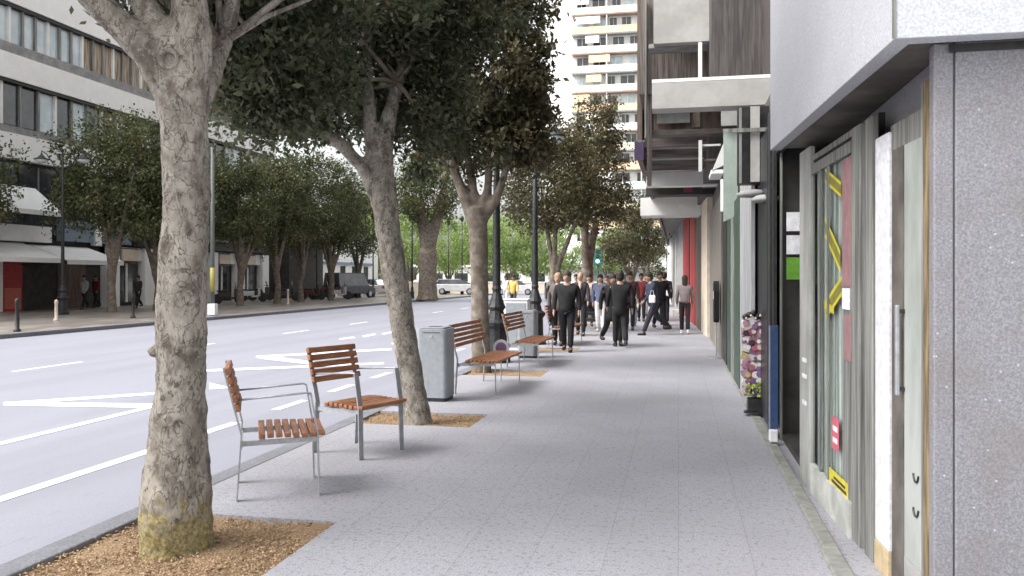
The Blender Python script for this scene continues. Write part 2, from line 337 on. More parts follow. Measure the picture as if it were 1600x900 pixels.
# -- the near trees on our kerb
T1=gp(277,852,-.03); o=T1
t=thing('street_tree',T1,'nearest street tree, thick pale trunk with mossy foot forking low into stout limbs','tree')
D=4.86
tr=[([pt(278,875,D),pt(277,845,D),pt(275,800,D),pt(275,752,D),pt(278,700,D),pt(282,600,D),pt(285,450,D),pt(290,300,D),pt(290,200,D),pt(285,130,D)],[.205,.2,.196,.195,.172,.150,.142,.134,.132,.145],28),
    ([pt(285,190,D),pt(262,130,D),pt(232,85,D-.03),pt(190,40,D-.06),pt(140,-12,D-.1),pt(80,-90,D-.1),pt(20,-200,D)],[.11,.115,.10,.088,.085,.075,.05],18),
    ([pt(282,170,D),pt(268,95,D),pt(240,35,D+.05),pt(205,-30,D+.1),pt(190,-160,D+.1)],[.11,.10,.088,.08,.05],18),
    ([pt(295,180,D),pt(300,80,D+.03),pt(297,0,D+.06),pt(300,-150,D+.2)],[.11,.112,.105,.07],18),
    ([pt(300,200,D),pt(322,140,D+.15),pt(345,70,D+.45),pt(372,-20,D+.8),pt(400,-120,D+1.1)],[.09,.065,.055,.05,.03],14)]
woody('trunk',[(L3(o,p),r,s) for p,r,s in tr],M['bark_moss'],t,.018,.021,1,2)
# knot where a limb was cut
k=MB(); kc=pt(263,92,D-.10)-o; toc=(Vector((0,0,CAMH))-pt(263,92,D)).normalized(); Mk=toc.to_track_quat('Z','Y').to_matrix().to_4x4()
k.lathe([(.052,-.05),(.06,-.01),(.056,.018),(.042,.024),(.030,.008),(.022,-.02),(.001,-.03)],kc,16,1,1.15,Mk); k.build('branch_knot',M['bark'],t,smooth=True)
k=MB(); bc=pt(243,548,D-.02)-o
k.lathe([(.001,-.04),(.03,-.03),(.045,0),(.03,.025),(.001,.04)],bc,10); k.lathe([(.001,-.03),(.02,-.02),(.03,0),(.001,.03)],pt(250,528,D-.05)-o,10); k.build('burl',M['bark'],t,smooth=True)
blobs=[(pt(395,40,6.2)-o,(.50,.55,.55),60),(pt(370,120,6.5)-o,(.25,.35,.3),16),(pt(425,150,6.6)-o,(.35,.35,.30),18),(pt(455,60,6.9)-o,(.65,.6,.7),52),(pt(400,185,6.7)-o,(.3,.3,.2),9),(pt(236,-5,5.3)-o,(.16,.2,.14),5),
       (Vector((.5,.6,4.75)),(1.9,1.9,1.15),330),(Vector((-1.7,-1.0,4.9)),(1.9,1.6,.75),260),(pt(345,20,6.0)-o,(.25,.3,.3),16)]  # second blob here: unseen foliage added towards the sun to shade the fork
P,K,CC=crown_pts(blobs,21,120,.17)
leaves('crown',P,.072,M['leaf'],t,3,K)
b=MB(); rnd=random.Random(4); twigs(b,[pt(300,-60,D+.1)-o,pt(372,-20,D+.8)-o,pt(345,70,D+.45)-o],CC,40,.022,rnd); b.build('branch',M['bark'],t,smooth=True)

T2=gp(652,662,-.03); o=T2; D=8.98
t=thing('street_tree',T2,'second street tree, slender trunk leaning towards the road behind the two armchairs','tree')
tr=[([pt(653,672,D),pt(652,655,D),pt(649,630,D),pt(643,600,D),pt(628,500,D),pt(612,400,D),pt(601,320,D),pt(598,280,D)],[.17,.15,.138,.133,.131,.132,.135,.14],20),
    ([pt(600,300,D),pt(600,240,D),pt(606,195,D),pt(620,130,D+.1),pt(650,40,D+.2),pt(670,-60,D+.3)],[.12,.10,.085,.07,.05,.03],14),
    ([pt(592,320,D),pt(581,250,D),pt(576,150,D-.05),pt(573,60,D-.1),pt(570,-60,D-.1)],[.10,.075,.065,.058,.04],14),
    ([pt(592,310,D),pt(566,262,D-.05),pt(536,228,D-.1),pt(500,208,D-.2),pt(450,205,D-.3),pt(428,170,D-.3),pt(415,90,D-.3)],[.10,.075,.07,.066,.07,.07,.05],14)]
woody('trunk',[(L3(o,p),r,s) for p,r,s in tr],M['bark'],t,.024,.017,2,2)
blobs=[(pt(560,50,9.6)-o,(1.05,.8,.9),120),(pt(480,130,8.8)-o,(.55,.7,.5),48),(pt(655,140,9.5)-o,(.45,.65,.75),60),(pt(520,-60,8.9)-o,(1.5,1.4,1.0),170),(pt(440,20,8.3)-o,(.5,.7,.8),60),(pt(560,170,10.2)-o,(.8,.4,.35),26),(pt(700,-20,9.5)-o,(.7,.7,.9),70)]
P,K,CC=crown_pts(blobs,22,105,.19)
leaves('crown',P,.085,M['leaf'],t,5,K)
b=MB(); twigs(b,[pt(573,60,D)-o,pt(620,130,D)-o,pt(450,205,D-.3)-o],CC,36,.03,rnd); b.build('branch',M['bark_far'],t,smooth=True)

D=14.0; T3=pt(752,HZ+CAMH/D*FPX,D); o=T3
t=thing('street_tree',T3,'third street tree, upright trunk behind the slatted bench fanning into four limbs','tree')
tr=[([pt(752,583,D),pt(751,560,D),pt(750,500,D),pt(749,420,D),pt(747,350,D),pt(745,325,D)],[.18,.16,.15,.145,.17,.19],18),
    ([pt(740,345,D),pt(722,300,D),pt(708,260,D),pt(690,200,D),pt(670,120,D)],[.13,.09,.08,.07,.04],10),
    ([pt(745,340,D),pt(738,290,D+.1),pt(730,240,D+.2),pt(722,150,D+.3)],[.12,.08,.07,.04],10),
    ([pt(750,340,D),pt(762,300,D),pt(766,240,D),pt(770,130,D)],[.12,.08,.07,.04],10),
    ([pt(752,345,D),pt(776,310,D-.1),pt(792,260,D-.2),pt(806,190,D-.2),pt(820,100,D-.2)],[.12,.08,.065,.06,.04],10)]
woody('trunk',[(L3(o,p),r,s) for p,r,s in tr],M['bark_far'],t,.035,.014,3,2)
blobs=[(pt(755,100,D)-o,(1.15,1.2,1.45),210),(pt(745,215,D)-o,(.95,1.0,.5),60),(pt(770,-20,D)-o,(1.1,1.1,.8),70),(pt(830,200,D)-o,(.35,.6,.75),35)]
P,K,CC=crown_pts(blobs,23,85,.2)
leaves('crown',P,.115,M['leaf_brown'],t,6,K)
b=MB(); twigs(b,[pt(722,150,D)-o,pt(770,130,D)-o,pt(806,190,D)-o,pt(690,200,D)-o],CC,30,.03,rnd); b.build('branch',M['bark_far'],t,smooth=True)

def small_tree(px,d,label,rx,z0,z1,mt,seed,r=.13,dense=1.0,nc=120,size=.16,grp=None,cx=0,name='street_tree',loc=None,ns=(5,8)):
    rr=random.Random(seed); base=loc or pt(px,HZ+CAMH/d*FPX,d)
    t=thing(name,base,label,'tree',grp)
    zf=z0*.62; tubes=[([Vector((0,0,-.05)),Vector((.01,0,.3)),Vector((rr.uniform(-.08,.08),0,zf*.6)),Vector((rr.uniform(-.1,.1)+cx*.2,0,zf))],[r*1.25,r,r*.9,r*1.05],10)]
    ends=[]
    for k in range(rr.randint(*ns)):
        a=k*2.4+rr.uniform(-.4,.4); h=z0+(z1-z0)*rr.uniform(.2,.6); q=rx*rr.uniform(.25,.6)
        e=Vector((math.cos(a)*q+cx,math.sin(a)*q,h)); s=tubes[0][0][-1]
        tubes.append(([s-Vector((0,0,.3)),s.lerp(e,.25)+Vector((0,0,-.05)),s.lerp(e,.7),e],[r*.7,r*.55,r*.4,max(.03,r*.2)],8)); ends.append(e)
    woody('trunk',tubes,M['bark_far'],t,max(.035,r*.22),.012,seed,2)
    zc=(z0+z1)/2; hz=(z1-z0)/2
    bl=[(Vector((cx,0,zc)),(rx*.92,rx*.92,hz*.88),int(nc*.7)),(Vector((cx-rx*.15,0,zc-hz*.45)),(rx*.8,rx*.8,hz*.4),int(nc*.2)),(Vector((cx+rx*rr.uniform(-.3,.3),0,z1-hz*.35)),(rx*.55,rx*.55,hz*.5),int(nc*.2))]
    P,K,CC=crown_pts(bl,seed,int(60*dense),rx*.2,.35)
    leaves('crown',P,size,mt,t,seed+1,K); return t
small_tree(872,24,'fourth street tree on our kerb, clipped brown green crown above forked trunk by walkers',1.55,2.75,5.9,M['leaf_brown'],31,.15,nc=230,size=.12,cx=-.2,ns=(3,3))
small_tree(918,30,'fifth street tree on our kerb, tallest of the far pair, stout grey trunk behind walkers',1.5,2.9,7.7,M['leaf_brown'],32,.26,nc=260,size=.13,cx=.1,ns=(4,4))
small_tree(985,46,'small dark olive tree beyond the walkers under the white canopy end',1.9,1.9,6.0,M['leaf_brown'],33,.12,nc=120,size=.18)
small_tree(1010,60,'thin olive tree furthest along the shop side beyond the crowd',2.2,1.6,6.4,M['leaf_far'],36,.12,nc=90,size=.2)
small_tree(668,60,'broad pollarded tree with very thick pale trunk at the far end of the road edge',3.0,5.6,10.5,M['leaf_far'],34,.72,nc=190,size=.22,ns=(5,6))
FARL=[(-66,35,8.6,'avenue tree at the far left edge in front of the white banded building'),
 (175,38.0,8.9,'avenue tree between the double lamp and the trunk of the nearest street tree'),
 (246,40.5,8.7,'avenue tree half hidden behind the left side of the nearest trunk'),
 (375,47.0,8.4,'avenue tree just right of the nearest trunk beside the dark porch'),
 (433,51.5,9.3,'avenue tree second right of the nearest trunk before the white shop'),
 (470,54.5,9.6,'avenue tree third right of the nearest trunk among parked motorbikes'),
 (517,58.5,9.4,'avenue tree with a wide forked top before the dark van across the road'),
 (560,68,9.4,'avenue tree furthest along the far row left of the second street tree')]
for i,(px,d,zt,lab) in enumerate(FARL):
    small_tree(px,d,lab,2.6 if i not in (0,3) else 2.2,3.1,zt,M['leaf_far'],50+i,.2,nc=215,size=.19,grp='avenue trees across the road')
PK=[(470,95,13),(530,88,11),(585,100,13),(640,92,12),(700,104,12),(745,96,10.5),(800,110,12.5),(835,98,9),(880,112,12),(950,120,10),(600,125,14),(760,130,15)]
desc=['left of the far lamp poles','behind the dark van','behind the second street trunk','left of the thick pale trunk','right of the thick pale trunk','behind the third street trunk','between the third trunk and the lantern pole','just behind the lantern pole','behind the forked fourth trunk','behind the crowd beside the tower','in the back row behind the far poles','in the back row under the third crown']
for i,(px,d,zt) in enumerate(PK):
    small_tree(px,d,'bright green park tree '+desc[i],3.9,1.8,zt*.82,M['leaf_park'],80+i,.2,nc=95,size=.34,grp='park trees at the end of the street',name='park_tree')
# ------------------------------------------------------------------ armchairs and benches
def chair(name,label,cat,center,face,W,group=None,arms=True):
    rz=math.atan2(face.y,face.x); t=thing(name,center,label,cat,group,rz)
    hs=.26
    for s in (-1,1):
        y=s*W/2
        b=MB(); b.bar((hs+.01,y,0),(hs,y,.44),.055 if arms else .03,.012)
        if arms: b.bar((hs,y,.44),(hs-.05,y,.735),.055,.012)
        b.build('leg',M['steel'],t,bevel=.002)
        b=MB(); b.bar((-hs-.03,y,0),(-hs,y,.46),.055,.012); b.bar((-hs,y,.46),(-hs-.12,y,.93),.05,.012); b.build('leg',M['steel'],t,bevel=.002)
        if arms: b=MB(); b.tube([(hs-.05,y*1.0,.725),(hs-.07,y,.735),(-hs-.05,y,.70)],.0075,8); b.build('armrest',M['steel'],t,smooth=True)
        b=MB(); b.bar((-hs,y,.395),(hs,y,.405),.012,.035); b.build('side_rail',M['steel'],t)
    b=MB(); b.box(-.14,-.10,-W/2,W/2,.41,.425); b.box(.2,.24,-W/2,W/2,.41,.425); b.box(-hs-.006,-hs+.006,-W/2,W/2,.36,.40)
    if W>1: b.box(-.14,.24,-.02,.02,.395,.41)
    b.build('seat_frame',M['steel'],t)
    b=MB()
    for i in range(8):
        x=-.145+i*.0585; b.box(x,x+.044,-W/2-.03,W/2+.03,.428+.004*math.sin(i),.462+.004*math.sin(i*.9))
    b.build('seat',M['wood'],t,bevel=.006)
    b=MB(); a=math.atan2(.12,.47)
    for i in range(5):
        z=.625+i*.064; x=-hs-.12*(z-.46)/.47+.024
        Mt=Matrix.Translation((x,0,z))@Matrix.Rotation(-a,4,'Y'); b.box(-.018,.018,-W/2-.035,W/2+.035,0,.05,Mt)
    b.build('backrest',M['wood'],t,bevel=.007)
    return t
f1=RT*.545+FW*.17
chair('armchair','nearest slatted timber armchair, seen side on beside the mossy trunk','armchair',camxy(-1.72,6.14),f1,.55,'slatted armchairs by the trees')
f2=RT*.83-FW*.55
chair('armchair','second slatted timber armchair with its back to the road before the leaning trunk','armchair',camxy(-1.37,7.47),f2,.52,'slatted armchairs by the trees')
fx=Vector((1,-.03,0))
chair('bench','long slatted bench between the near grey bin and the third tree','bench',Vector((-2.62,11.5,0)),fx,1.45,'slatted benches along the kerb',False)
chair('bench','second slatted bench standing just before the farther grey bin','bench',Vector((-2.62,14.9,0)),fx,1.4,'slatted benches along the kerb',False)
chair('bench','farthest slatted bench beside the walking man in black','bench',Vector((-2.62,19.6,0)),fx,1.5,'slatted benches along the kerb',False)
def bin_(px,d,label,w=.36):
    c=pt(px,HZ+CAMH/d*FPX,d); t=thing('litter_bin',c,label,'litter bin','grey litter bins on the pavement',rz=0)
    def rr(w,l,r,n=6):
        P=[]
        for cx,cy,a0 in ((w-r,l-r,0),(-w+r,l-r,90),(-w+r,-l+r,180),(w-r,-l+r,270)):
            for k in range(n+1):
                a=R(a0+90*k/n); P.append((cx+r*math.cos(a),cy+r*math.sin(a)))
        return P
    b=MB(); b.prism(rr(w/2-.012,w/2-.012,.045),0,.05); b.build('base',M['dark'],t)
    b=MB(); b.prism(rr(w/2,w/2,.055),.045,.915); b.build('body',M['bin_steel'],t,bevel=.006)
    b=MB(); b.prism(rr(w/2-.03,w/2-.03,.04),.915,.935); b.build('lid',M['bin_steel'],t,bevel=.008)
    b=MB(); b.prism(rr(.09,.09,.085),.934,.938); b.build('opening',M['dark'],t)
    b=MB(); b.box(-w*.28,w*.28,-w/2-.003,-w/2+.01,.865,.872); b.build('front_seam',M['dark'],t)
    b=MB(); b.box(-.02,.02,-w/2-.006,-w/2+.01,.80,.84); b.build('lock',M['steel'],t,bevel=.003)
bin_(681,10.65,'near grey steel litter bin right of the leaning tree trunk',.40)
bin_(825,16.3,'farther grey litter bin standing beyond the second bench',.36)
c=pt(808,HZ+CAMH/17.4*FPX,17.4); t=thing('utility_cabinet',c,'pale utility cabinet beside the farther grey bin','cabinet')
b=MB(); b.box(-.25,.25,-.16,.16,.06,1.10); b.build('cabinet_body',M['offwhite'],t,bevel=.01)
b=MB(); b.box(-.27,.27,-.18,.18,1.10,1.13); b.build('cabinet_roof',M['offwhite'],t,bevel=.006)
b=MB(); b.box(-.27,.27,-.18,.18,0,.06); b.build('plinth',M['greyconc'],t)
b=MB(); b.box(-.21,.21,-.172,-.16,.12,1.04); d_=b.build('cabinet_door',M['bin_steel'],t,bevel=.003)
b=MB(); b.box(.14,.17,-.19,-.172,.5,.6); b.build('handle',M['dark'],d_)
c=pt(783,HZ+CAMH/12.6*FPX,12.6); 
t=thing('round_sign',c,'small round purple and white disc on a short stake at the bench end','sign')
b=MB(); b.tube([(0,0,0),(0,0,.42)],.008,6); b.build('stake',M['steel'],t)
Mk=Matrix.Rotation(R(90),4,'X')
b=MB(); b.lathe([(.001,-.006),(.125,-.006),(.125,.006),(.001,.006)],(0,0,.50),24,M=Mk); b.build('rim',flat('pale rim',(.3,.28,.33)),t)
b=MB(); b.lathe([(.001,-.009),(.085,-.009),(.085,.009),(.001,.009)],(0,0,.50),24,M=Mk); b.build('disc',flat('purple disc',(.09,.05,.10)),t)

# ------------------------------------------------------------------ street lamps
def lamp(px,d,label,H,arm,s=1,rz=0,ped=True):
    c=pt(px,HZ+CAMH/d*FPX,d); t=thing('street_lamp',c,label,'street lamp','black double lantern street lamps',rz)
    if ped:
        b=MB(); b.lathe([(.26,0),(.26,.12),(.2,.16),(.19,.62),(.24,.68),(.25,.74),(.17,.80),(.13,.95),(.17,1.02),(.13,1.12),(.075,1.3),(.09,1.36),(.06,1.45)],(0,0,0),12); b.build('pedestal',M['iron'],t)
    b=MB(); b.tube([(0,0,.0),(0,0,1.4),(0,0,H*.6),(0,0,H+.25)],[.085,.075,.065,.04],10); b.lathe([(.05,0),(.08,.04),(.05,.08)],(0,0,H*.55)); b.lathe([(.001,0),(.06,.04),(.001,.2)],(0,0,H+.22)); b.build('pole',M['iron'],t,smooth=True)
    for sd in (-1,1):
        b=MB(); b.tube([(0,0,H-.55*s),(sd*arm*.4,0,H-.35*s),(sd*arm*.75,0,H+.15*s),(sd*arm,0,H+.30*s),(sd*arm,0,H+.18*s)],.022*s,8); b.build('arm',M['iron'],t,smooth=True)
        b=MB(); b.lathe([(.03,.2),(.05,.12),(.12,.06),(.16,.0),(.30,-.05),(.31,-.08),(.27,-.08)],(sd*arm,0,H)) if s==1 else b.lathe([(.02,.16),(.04,.1),(.10,.05),(.13,.0),(.22,-.04),(.23,-.07),(.2,-.07)],(sd*arm,0,H)); l=b.build('lantern',M['iron'],t,smooth=True)
        k=.26 if s==1 else .19
        b=MB(); b.lathe([(k,0),(k*.95,-.06),(k*.7,-.12),(k*.3,-.155),(.001,-.165)],(sd*arm,0,H-.08)); b.build('lamp_bowl',M['lampbowl'],l,smooth=True)
    return t
lamp(98,35.5,'double lantern lamp in front of the white banded building across the road',6.7,.9,1,.2)
lamp(776,15.4,'double lantern lamp with cast iron pedestal directly behind the third tree trunk',4.95,.5,.8)
lamp(836,19.6,'double lantern lamp with cast iron pedestal behind the farther grey bin',4.95,.5,.8)
for i,(px,d,h,lab) in enumerate(((495,62,5.0,'thin black lamp post left among the far motorbikes'),(557,66,6.2,'thin black lamp post nearest the dark van, right side'),(583,70,6.5,'thin black lamp post just left of the second trunk'),(644,64,7.5,'thin black lamp post left of the thick pollarded trunk'),(701,85,7,'thin black lamp post in front of the park trees, right of the pollarded trunk'),(722,80,7,'thin black lamp post left of the third street trunk'))):
    c=pt(px,HZ+CAMH/d*FPX,d); t=thing('lamp_post',c,lab,'lamp post','thin dark posts at the end of the road')
    b=MB(); b.lathe([(.16,0),(.16,.5),(.10,.65),(.12,.8),(.07,.95)]); b.build('base',M['iron'],t)
    b=MB(); b.tube([(0,0,.9),(0,0,h)],[.065,.045],8); b.build('pole',M['iron'],t,smooth=True)
    b=MB(); b.lathe([(.05,0),(.16,.08),(.2,.4),(.12,.48),(.02,.6)],(0,0,h)); b.build('lantern',M['iron'],t)
c=gp(332,500,0); c=Vector((FK-.7,c.y,0)); d=dX(332,FK-.7); c=pt(332,HZ+CAMH/d*FPX,d)
t=thing('traffic_pole',c,'tall grey green pole with a yellow band right of the nearest trunk','pole')
b=MB(); b.tube([(0,0,0),(0,0,7)],[.09,.07],12); b.build('pole',flat('grey green paint',(.11,.125,.115)),t,smooth=True)
b=MB(); b.tube([(0,0,1.0),(0,0,2.0)],.097,12); b.build('yellow_band',flat('worn yellow band',(.38,.33,.10)),t,smooth=True)
b=MB(); b.box(-.18,.18,-.12,.12,.02,.5); b.build('base_box',M['whitesticker'],t,bevel=.02)
# green traffic light
c=pt(934,HZ+CAMH/50*FPX,50); t=thing('traffic_light',c,'traffic light in a green housing above the heads of the crowd','traffic light')
gm=flat('traffic green',(.02,.13,.10))
b=MB(); b.tube([(0,0,0),(0,0,2.4)],.06,8); b.build('pole',gm,t)
b=MB(); b.box(-.3,.3,-.12,.12,2.35,3.35); hs_=b.build('housing',gm,t,bevel=.03)
em=bpy.data.materials.new('lit green lens'); em.use_nodes=True; bb=em.node_tree.nodes['Principled BSDF']; bb.inputs['Base Color'].default_value=(.2,.8,.6,1); bb.inputs['Emission Color'].default_value=(.3,1,.8,1); bb.inputs['Emission Strength'].default_value=2.0
for z,mm in ((3.15,M['dark']),(2.87,M['dark']),(2.58,em)):
    b=MB(); b.lathe([(.001,0),(.11,0),(.11,.02),(.001,.04)],(0,-.122,z),14,M=Matrix.Rotation(R(90),4,'X')); b.build('lens',mm,hs_)
b=MB(); b.box(-.9,-.35,-.1,.1,2.5,3.1); b.build('side_panel',gm,t,bevel=.02)
# bollards across the road
for px,X,h,mm,lab in ((27,FK-.6,.95,M['dark'],'dark bollard with a knob nearest the far kerb at the left edge'),(88,-22.4,.75,M['cream'],'pale short bollard on the far pavement near the double lamp'),(208,-21.0,.9,M['dark'],'dark bollard left of the nearest trunk across the road'),(450,-23,.9,M['cream'],'pale post between two avenue trees across the road')):
    d=dX(px,X); c=pt(px,HZ+CAMH/d*FPX,d); t=thing('bollard',c,lab,'bollard','bollards on the far pavement')
    b=MB(); b.lathe([(.10,0),(.10,.05),(.06,.08),(.055,h-.12),(.08,h-.1),(.05,h-.06),(.07,h-.02),(.001,h+.03)],(0,0,0),12); b.build('post',mm,t,smooth=True)

# ------------------------------------------------------------------ people
SKIN=flat('skin',(.30,.18,.125),.5); SKIN2=flat('pale skin',(.38,.24,.18),.5)
def cloth(name,c): return mat(name,c,tuple(x*1.3+.003 for x in c),10,.85,bump=.3,bscale=25)
def skinmesh(name, pts, edges, rad, mt, parent, sub=1, root=0):
    bm=bmesh.new(); lay=bm.verts.layers.skin.verify()
    vs=[bm.verts.new(p) for p in pts]
    for i,v in enumerate(vs):
        r=rad[i]; v[lay].radius=(r,r) if not hasattr(r,'__len__') else r; v[lay].use_root=(i==root)
    for a,c in edges: bm.edges.new((vs[a],vs[c]))
    me=bpy.data.meshes.new('s'); bm.to_mesh(me); bm.free(); o=bpy.data.objects.new('s',me); COL.objects.link(o)
    o.modifiers.new('k','SKIN').use_smooth_shade=True; s=o.modifiers.new('u','SUBSURF'); s.levels=sub; s.render_levels=sub
    dg=bpy.context.evaluated_depsgraph_get(); m2=bpy.data.meshes.new_from_object(o.evaluated_get(dg)); bpy.data.objects.remove(o); bpy.data.meshes.remove(me)
    m2.materials.clear(); m2.materials.append(mt); return m2
def merge(me, b, mt):                         # append builder geometry into the mesh
    bm=bmesh.new(); bm.from_mesh(me); n=len(me.materials); me.materials.append(mt)
    vs=[bm.verts.new(v) for v in b.v]
    for f in b.f:
        try: q=bm.faces.new([vs[i] for i in f]); q.material_index=n; q.smooth=True
        except ValueError: pass
    bm.to_mesh(me); bm.free(); return me
def rot(v,a,axis='Y'): return Matrix.Rotation(a,3,axis)@Vector(v)
def person(c, face, label, H=1.74, top=(.011,.011,.012), legs=(.012,.012,.014), shoe=(.02,.02,.02), hair=(.02,.015,.01), skin=SKIN, stride=.35, arms=(.3,-.3), elbow=(.25,.25), coat=.82, lean=0, shirt=None, hairlong=False, bald=False, group='people walking on the pavement', wide=1.0, skirt=False):
    k=H/1.75; t=thing('person',c,label,'person',group,math.atan2(face.y,face.x)); S=lambda v: Vector(v)*k
    pel=Vector((0,0,.95)); Lr=lambda v: pel+rot(Vector(v)-pel,lean,'Y')
    sp=Lr((0,0,1.14)); ch=Lr((.0,0,1.34)); nk=Lr((0,0,1.49)); hb=Lr((.02,0,1.56))
    body=[pel,sp,ch,nk,hb]; rad=[.11,.105,.12,.06,.058]; ed=[(0,1),(1,2),(2,3),(3,4)]
    legp={}
    for s,a in ((1,stride),(-1,-stride)):
        hp=Vector((0,s*.09,.90)); kb=max(0,-a)*1.1+.06
        kn=hp+rot((0,0,-.42),-a); an=kn+rot((0,0,-.41),-a+kb); 
        legp[s]=[hp,kn,an]
    low=min(p[2].z for p in legp.values())-.07
    for s in (1,-1): 
        for q in legp[s]: q.z-=0
    armp={}
    for s,a,e in ((1,arms[0],elbow[0]),(-1,arms[1],elbow[1])):
        sh=Lr((0,s*.18*wide,1.41)); el=sh+rot((0,s*.05,-.28),-a); wr=el+rot((0,s*.0,-.25),-a-e); hd=wr+rot((.01,0,-.07),-a-e); armp[s]=[sh,el,wr,hd]
    for s in (1,-1):
        i=len(body); body+=legp[s]; rad+=[.082,.055,.038]; ed+=[(0,i),(i,i+1),(i+1,i+2)]
        ft=legp[s][2]+Vector((.10,s*.01,-.05)); body.append(ft); rad.append(.032); ed.append((i+2,i+3))
        i=len(body); body+=armp[s]; rad+=[.05,.038,.026,.030]; ed+=[(2,i),(i,i+1),(i+1,i+2),(i+2,i+3)]
        a,e=(arms[0],elbow[0]) if s==1 else (arms[1],elbow[1])
        for q in range(4):
            f0=armp[s][3]+rot((-.024+.016*q,0,-.035),-a-e); f1_=f0+rot((.006,-s*.01,-.035),-a-e-.3); j=len(body); body+=[f0,f1_]; rad+=[.0085,.007]; ed+=[(i+3,j),(j,j+1)]
        th=armp[s][2]+rot((.035,-s*.008,-.055),-a-e); j=len(body); body.append(th); rad.append(.009); ed.append((i+2,j))
    dz=Vector((0,0,-low))
    body=[S(p+dz) for p in body]; me=skinmesh('body',body,ed,[r*k for r in rad],skin,t)
    hc=S(Lr((.03,0,1.635))+dz); b=MB(); b.ball(hc,(.098*k,.082*k,.118*k)); b.ball(hc+Vector((.092*k,0,-.012)),(.018,.012,.022),8,6)
    for s in (1,-1): b.ball(hc+Vector((0,s*.077*k,-.01)),(.02,.009,.03),8,5)
    me=merge(me,b,skin)
    b=MB(); 
    for s in (1,-1): b.ball(hc+Vector((.083*k,s*.03*k,.008)),.010,8,5)
    b.ball(hc+Vector((.086*k,0,-.055*k)),(.007,.022,.005),8,5); me=merge(me,b,flat('eye and lip',(.07,.025,.02)))
    link('body',me,t,smooth=True)
    # trousers
    tp=[pel+Vector((0,0,.08))]+[]; tr_=[.125*wide]; te=[]
    for s in (1,-1):
        i=len(tp); hp,kn,an=legp[s]; tp+=[hp,kn,an+Vector((0,0,.02))]; tr_+=[.10*wide,.078,.066]; te+=[(0,i),(i,i+1),(i+1,i+2)]
    link('trousers',skinmesh('trousers',[S(p+dz) for p in tp],te,[r*k for r in tr_],cloth('trousers cloth',legs),t),t,smooth=True)
    # jacket
    lowp=Lr((0,0,coat)); jp=[lowp,Lr((0,0,coat+.14)),Lr((0,0,1.14)),Lr((0,0,1.33)),Lr((0,0,1.505))]; jr=[.165*wide,.155*wide,.15*wide,.165*wide,.09]; je=[(0,1),(1,2),(2,3),(3,4)]
    if skirt: jr[0]=.21
    for s in (1,-1):
        i=len(jp); jp+=armp[s][:3]; jr+=[.072,.06,.046]; je+=[(3,i),(i,i+1),(i+1,i+2)]
    link('jacket',skinmesh('jacket',[S(p+dz) for p in jp],je,[r*k for r in jr],cloth('jacket cloth',top),t),t,smooth=True)
    if shirt:
        b=MB(); q=S(Lr((.125,0,1.38))+dz); b.ball(q,(.035,.045,.09),10,7); b.build('shirt',flat('shirt',shirt),t,smooth=True)
    if not bald:
        b=MB(); b.ball(hc+Vector((-.012*k,0,.042*k)),(.108*k,.094*k,.108*k),14,9); b.ball(hc+Vector((-.05*k,0,-.01*k)),(.07*k,.088*k,.1*k),12,8)
        if hairlong: b.ball(hc+Vector((-.05*k,0,-.09*k)),(.06*k,.085*k,.14*k),12,8)
        b.build('hair',flat('hair',hair,.7),t,smooth=True)
    for s in (1,-1):
        an=legp[s][2]+dz; b=MB(); b.ball(S(an)+Vector((.055*k,0,-.042*k)),(.135*k,.048*k,.042*k),12,7); b.ball(S(an)+Vector((-.005,0,0)),(.055*k,.048*k,.06*k),10,6); b.build('shoe',flat('shoe',shoe),t,smooth=True)
    return t
def walk(px,d,**kw):
    c=pt(px,HZ+CAMH/d*FPX,d); c.z=0; away=kw.pop('away',False); turn=kw.pop('turn',0)
    f=Vector((math.sin(turn),math.cos(turn),0)) if away else Vector((math.sin(turn),-math.cos(turn),0))
    return c,f,kw
def put(px,d,label,**kw):
    c,f,kw=walk(px,d,**kw); return person(c,f,label,**kw)
put(886,17.6,'man in black jacket and black trousers leading the walkers, nearest on the left',stride=.16,H=1.70,wide=1.22,skin=SKIN2,arms=(.05,.12),hair=(.05,.035,.025))
put(872,19.2,'fair haired person partly hidden at the left shoulder of the leading man',stride=.1,H=1.66,hair=(.30,.2,.12),top=(.10,.09,.085),skin=SKIN2)
put(907,22.5,'balding man in open dark coat with pale collar behind the leading man',stride=.15,H=1.72,bald=True,shirt=(.5,.4,.35),skin=SKIN2,top=(.03,.025,.03))
put(920,27,'person in pale cream top pushing the pushchair',stride=.1,top=(.55,.5,.45),legs=(.06,.06,.07),H=1.68,skin=SKIN2,arms=(.7,.7),turn=.2)
put(938,24,'woman in blue grey jacket and white trousers walking this way',stride=.16,top=(.12,.14,.22),legs=(.66,.66,.68),shoe=(.5,.5,.5),hairlong=True,skin=SKIN2,H=1.66,coat=.86)
put(957,19.3,'woman in long black coat striding left of the crowd centre',stride=.36,top=(.009,.009,.01),H=1.68,coat=.60,wide=1.25,hairlong=True,turn=.5,arms=(.2,-.25))
put(969,18.8,'man all in black at the centre of the crowd, seen from behind',stride=.22,top=(.009,.009,.01),H=1.72,coat=.72,wide=1.2,away=True,turn=-.2)
put(984,25,'person in dark maroon jacket behind the couple in black',stride=.15,top=(.06,.02,.025),H=1.74,wide=1.15)
put(990,27,'small child in pale top and blue jeans in the middle of the crowd',stride=.14,top=(.5,.48,.42),legs=(.15,.2,.3),H=1.12,hair=(.2,.12,.07),skin=SKIN2)
put(1002,30,'distant person in dark red top among the crowd',stride=.1,top=(.16,.03,.035),H=1.72)
put(1013,33,'distant person in grey coat and pale trousers far in the crowd',stride=.2,top=(.2,.2,.22),legs=(.5,.5,.52),H=1.74)
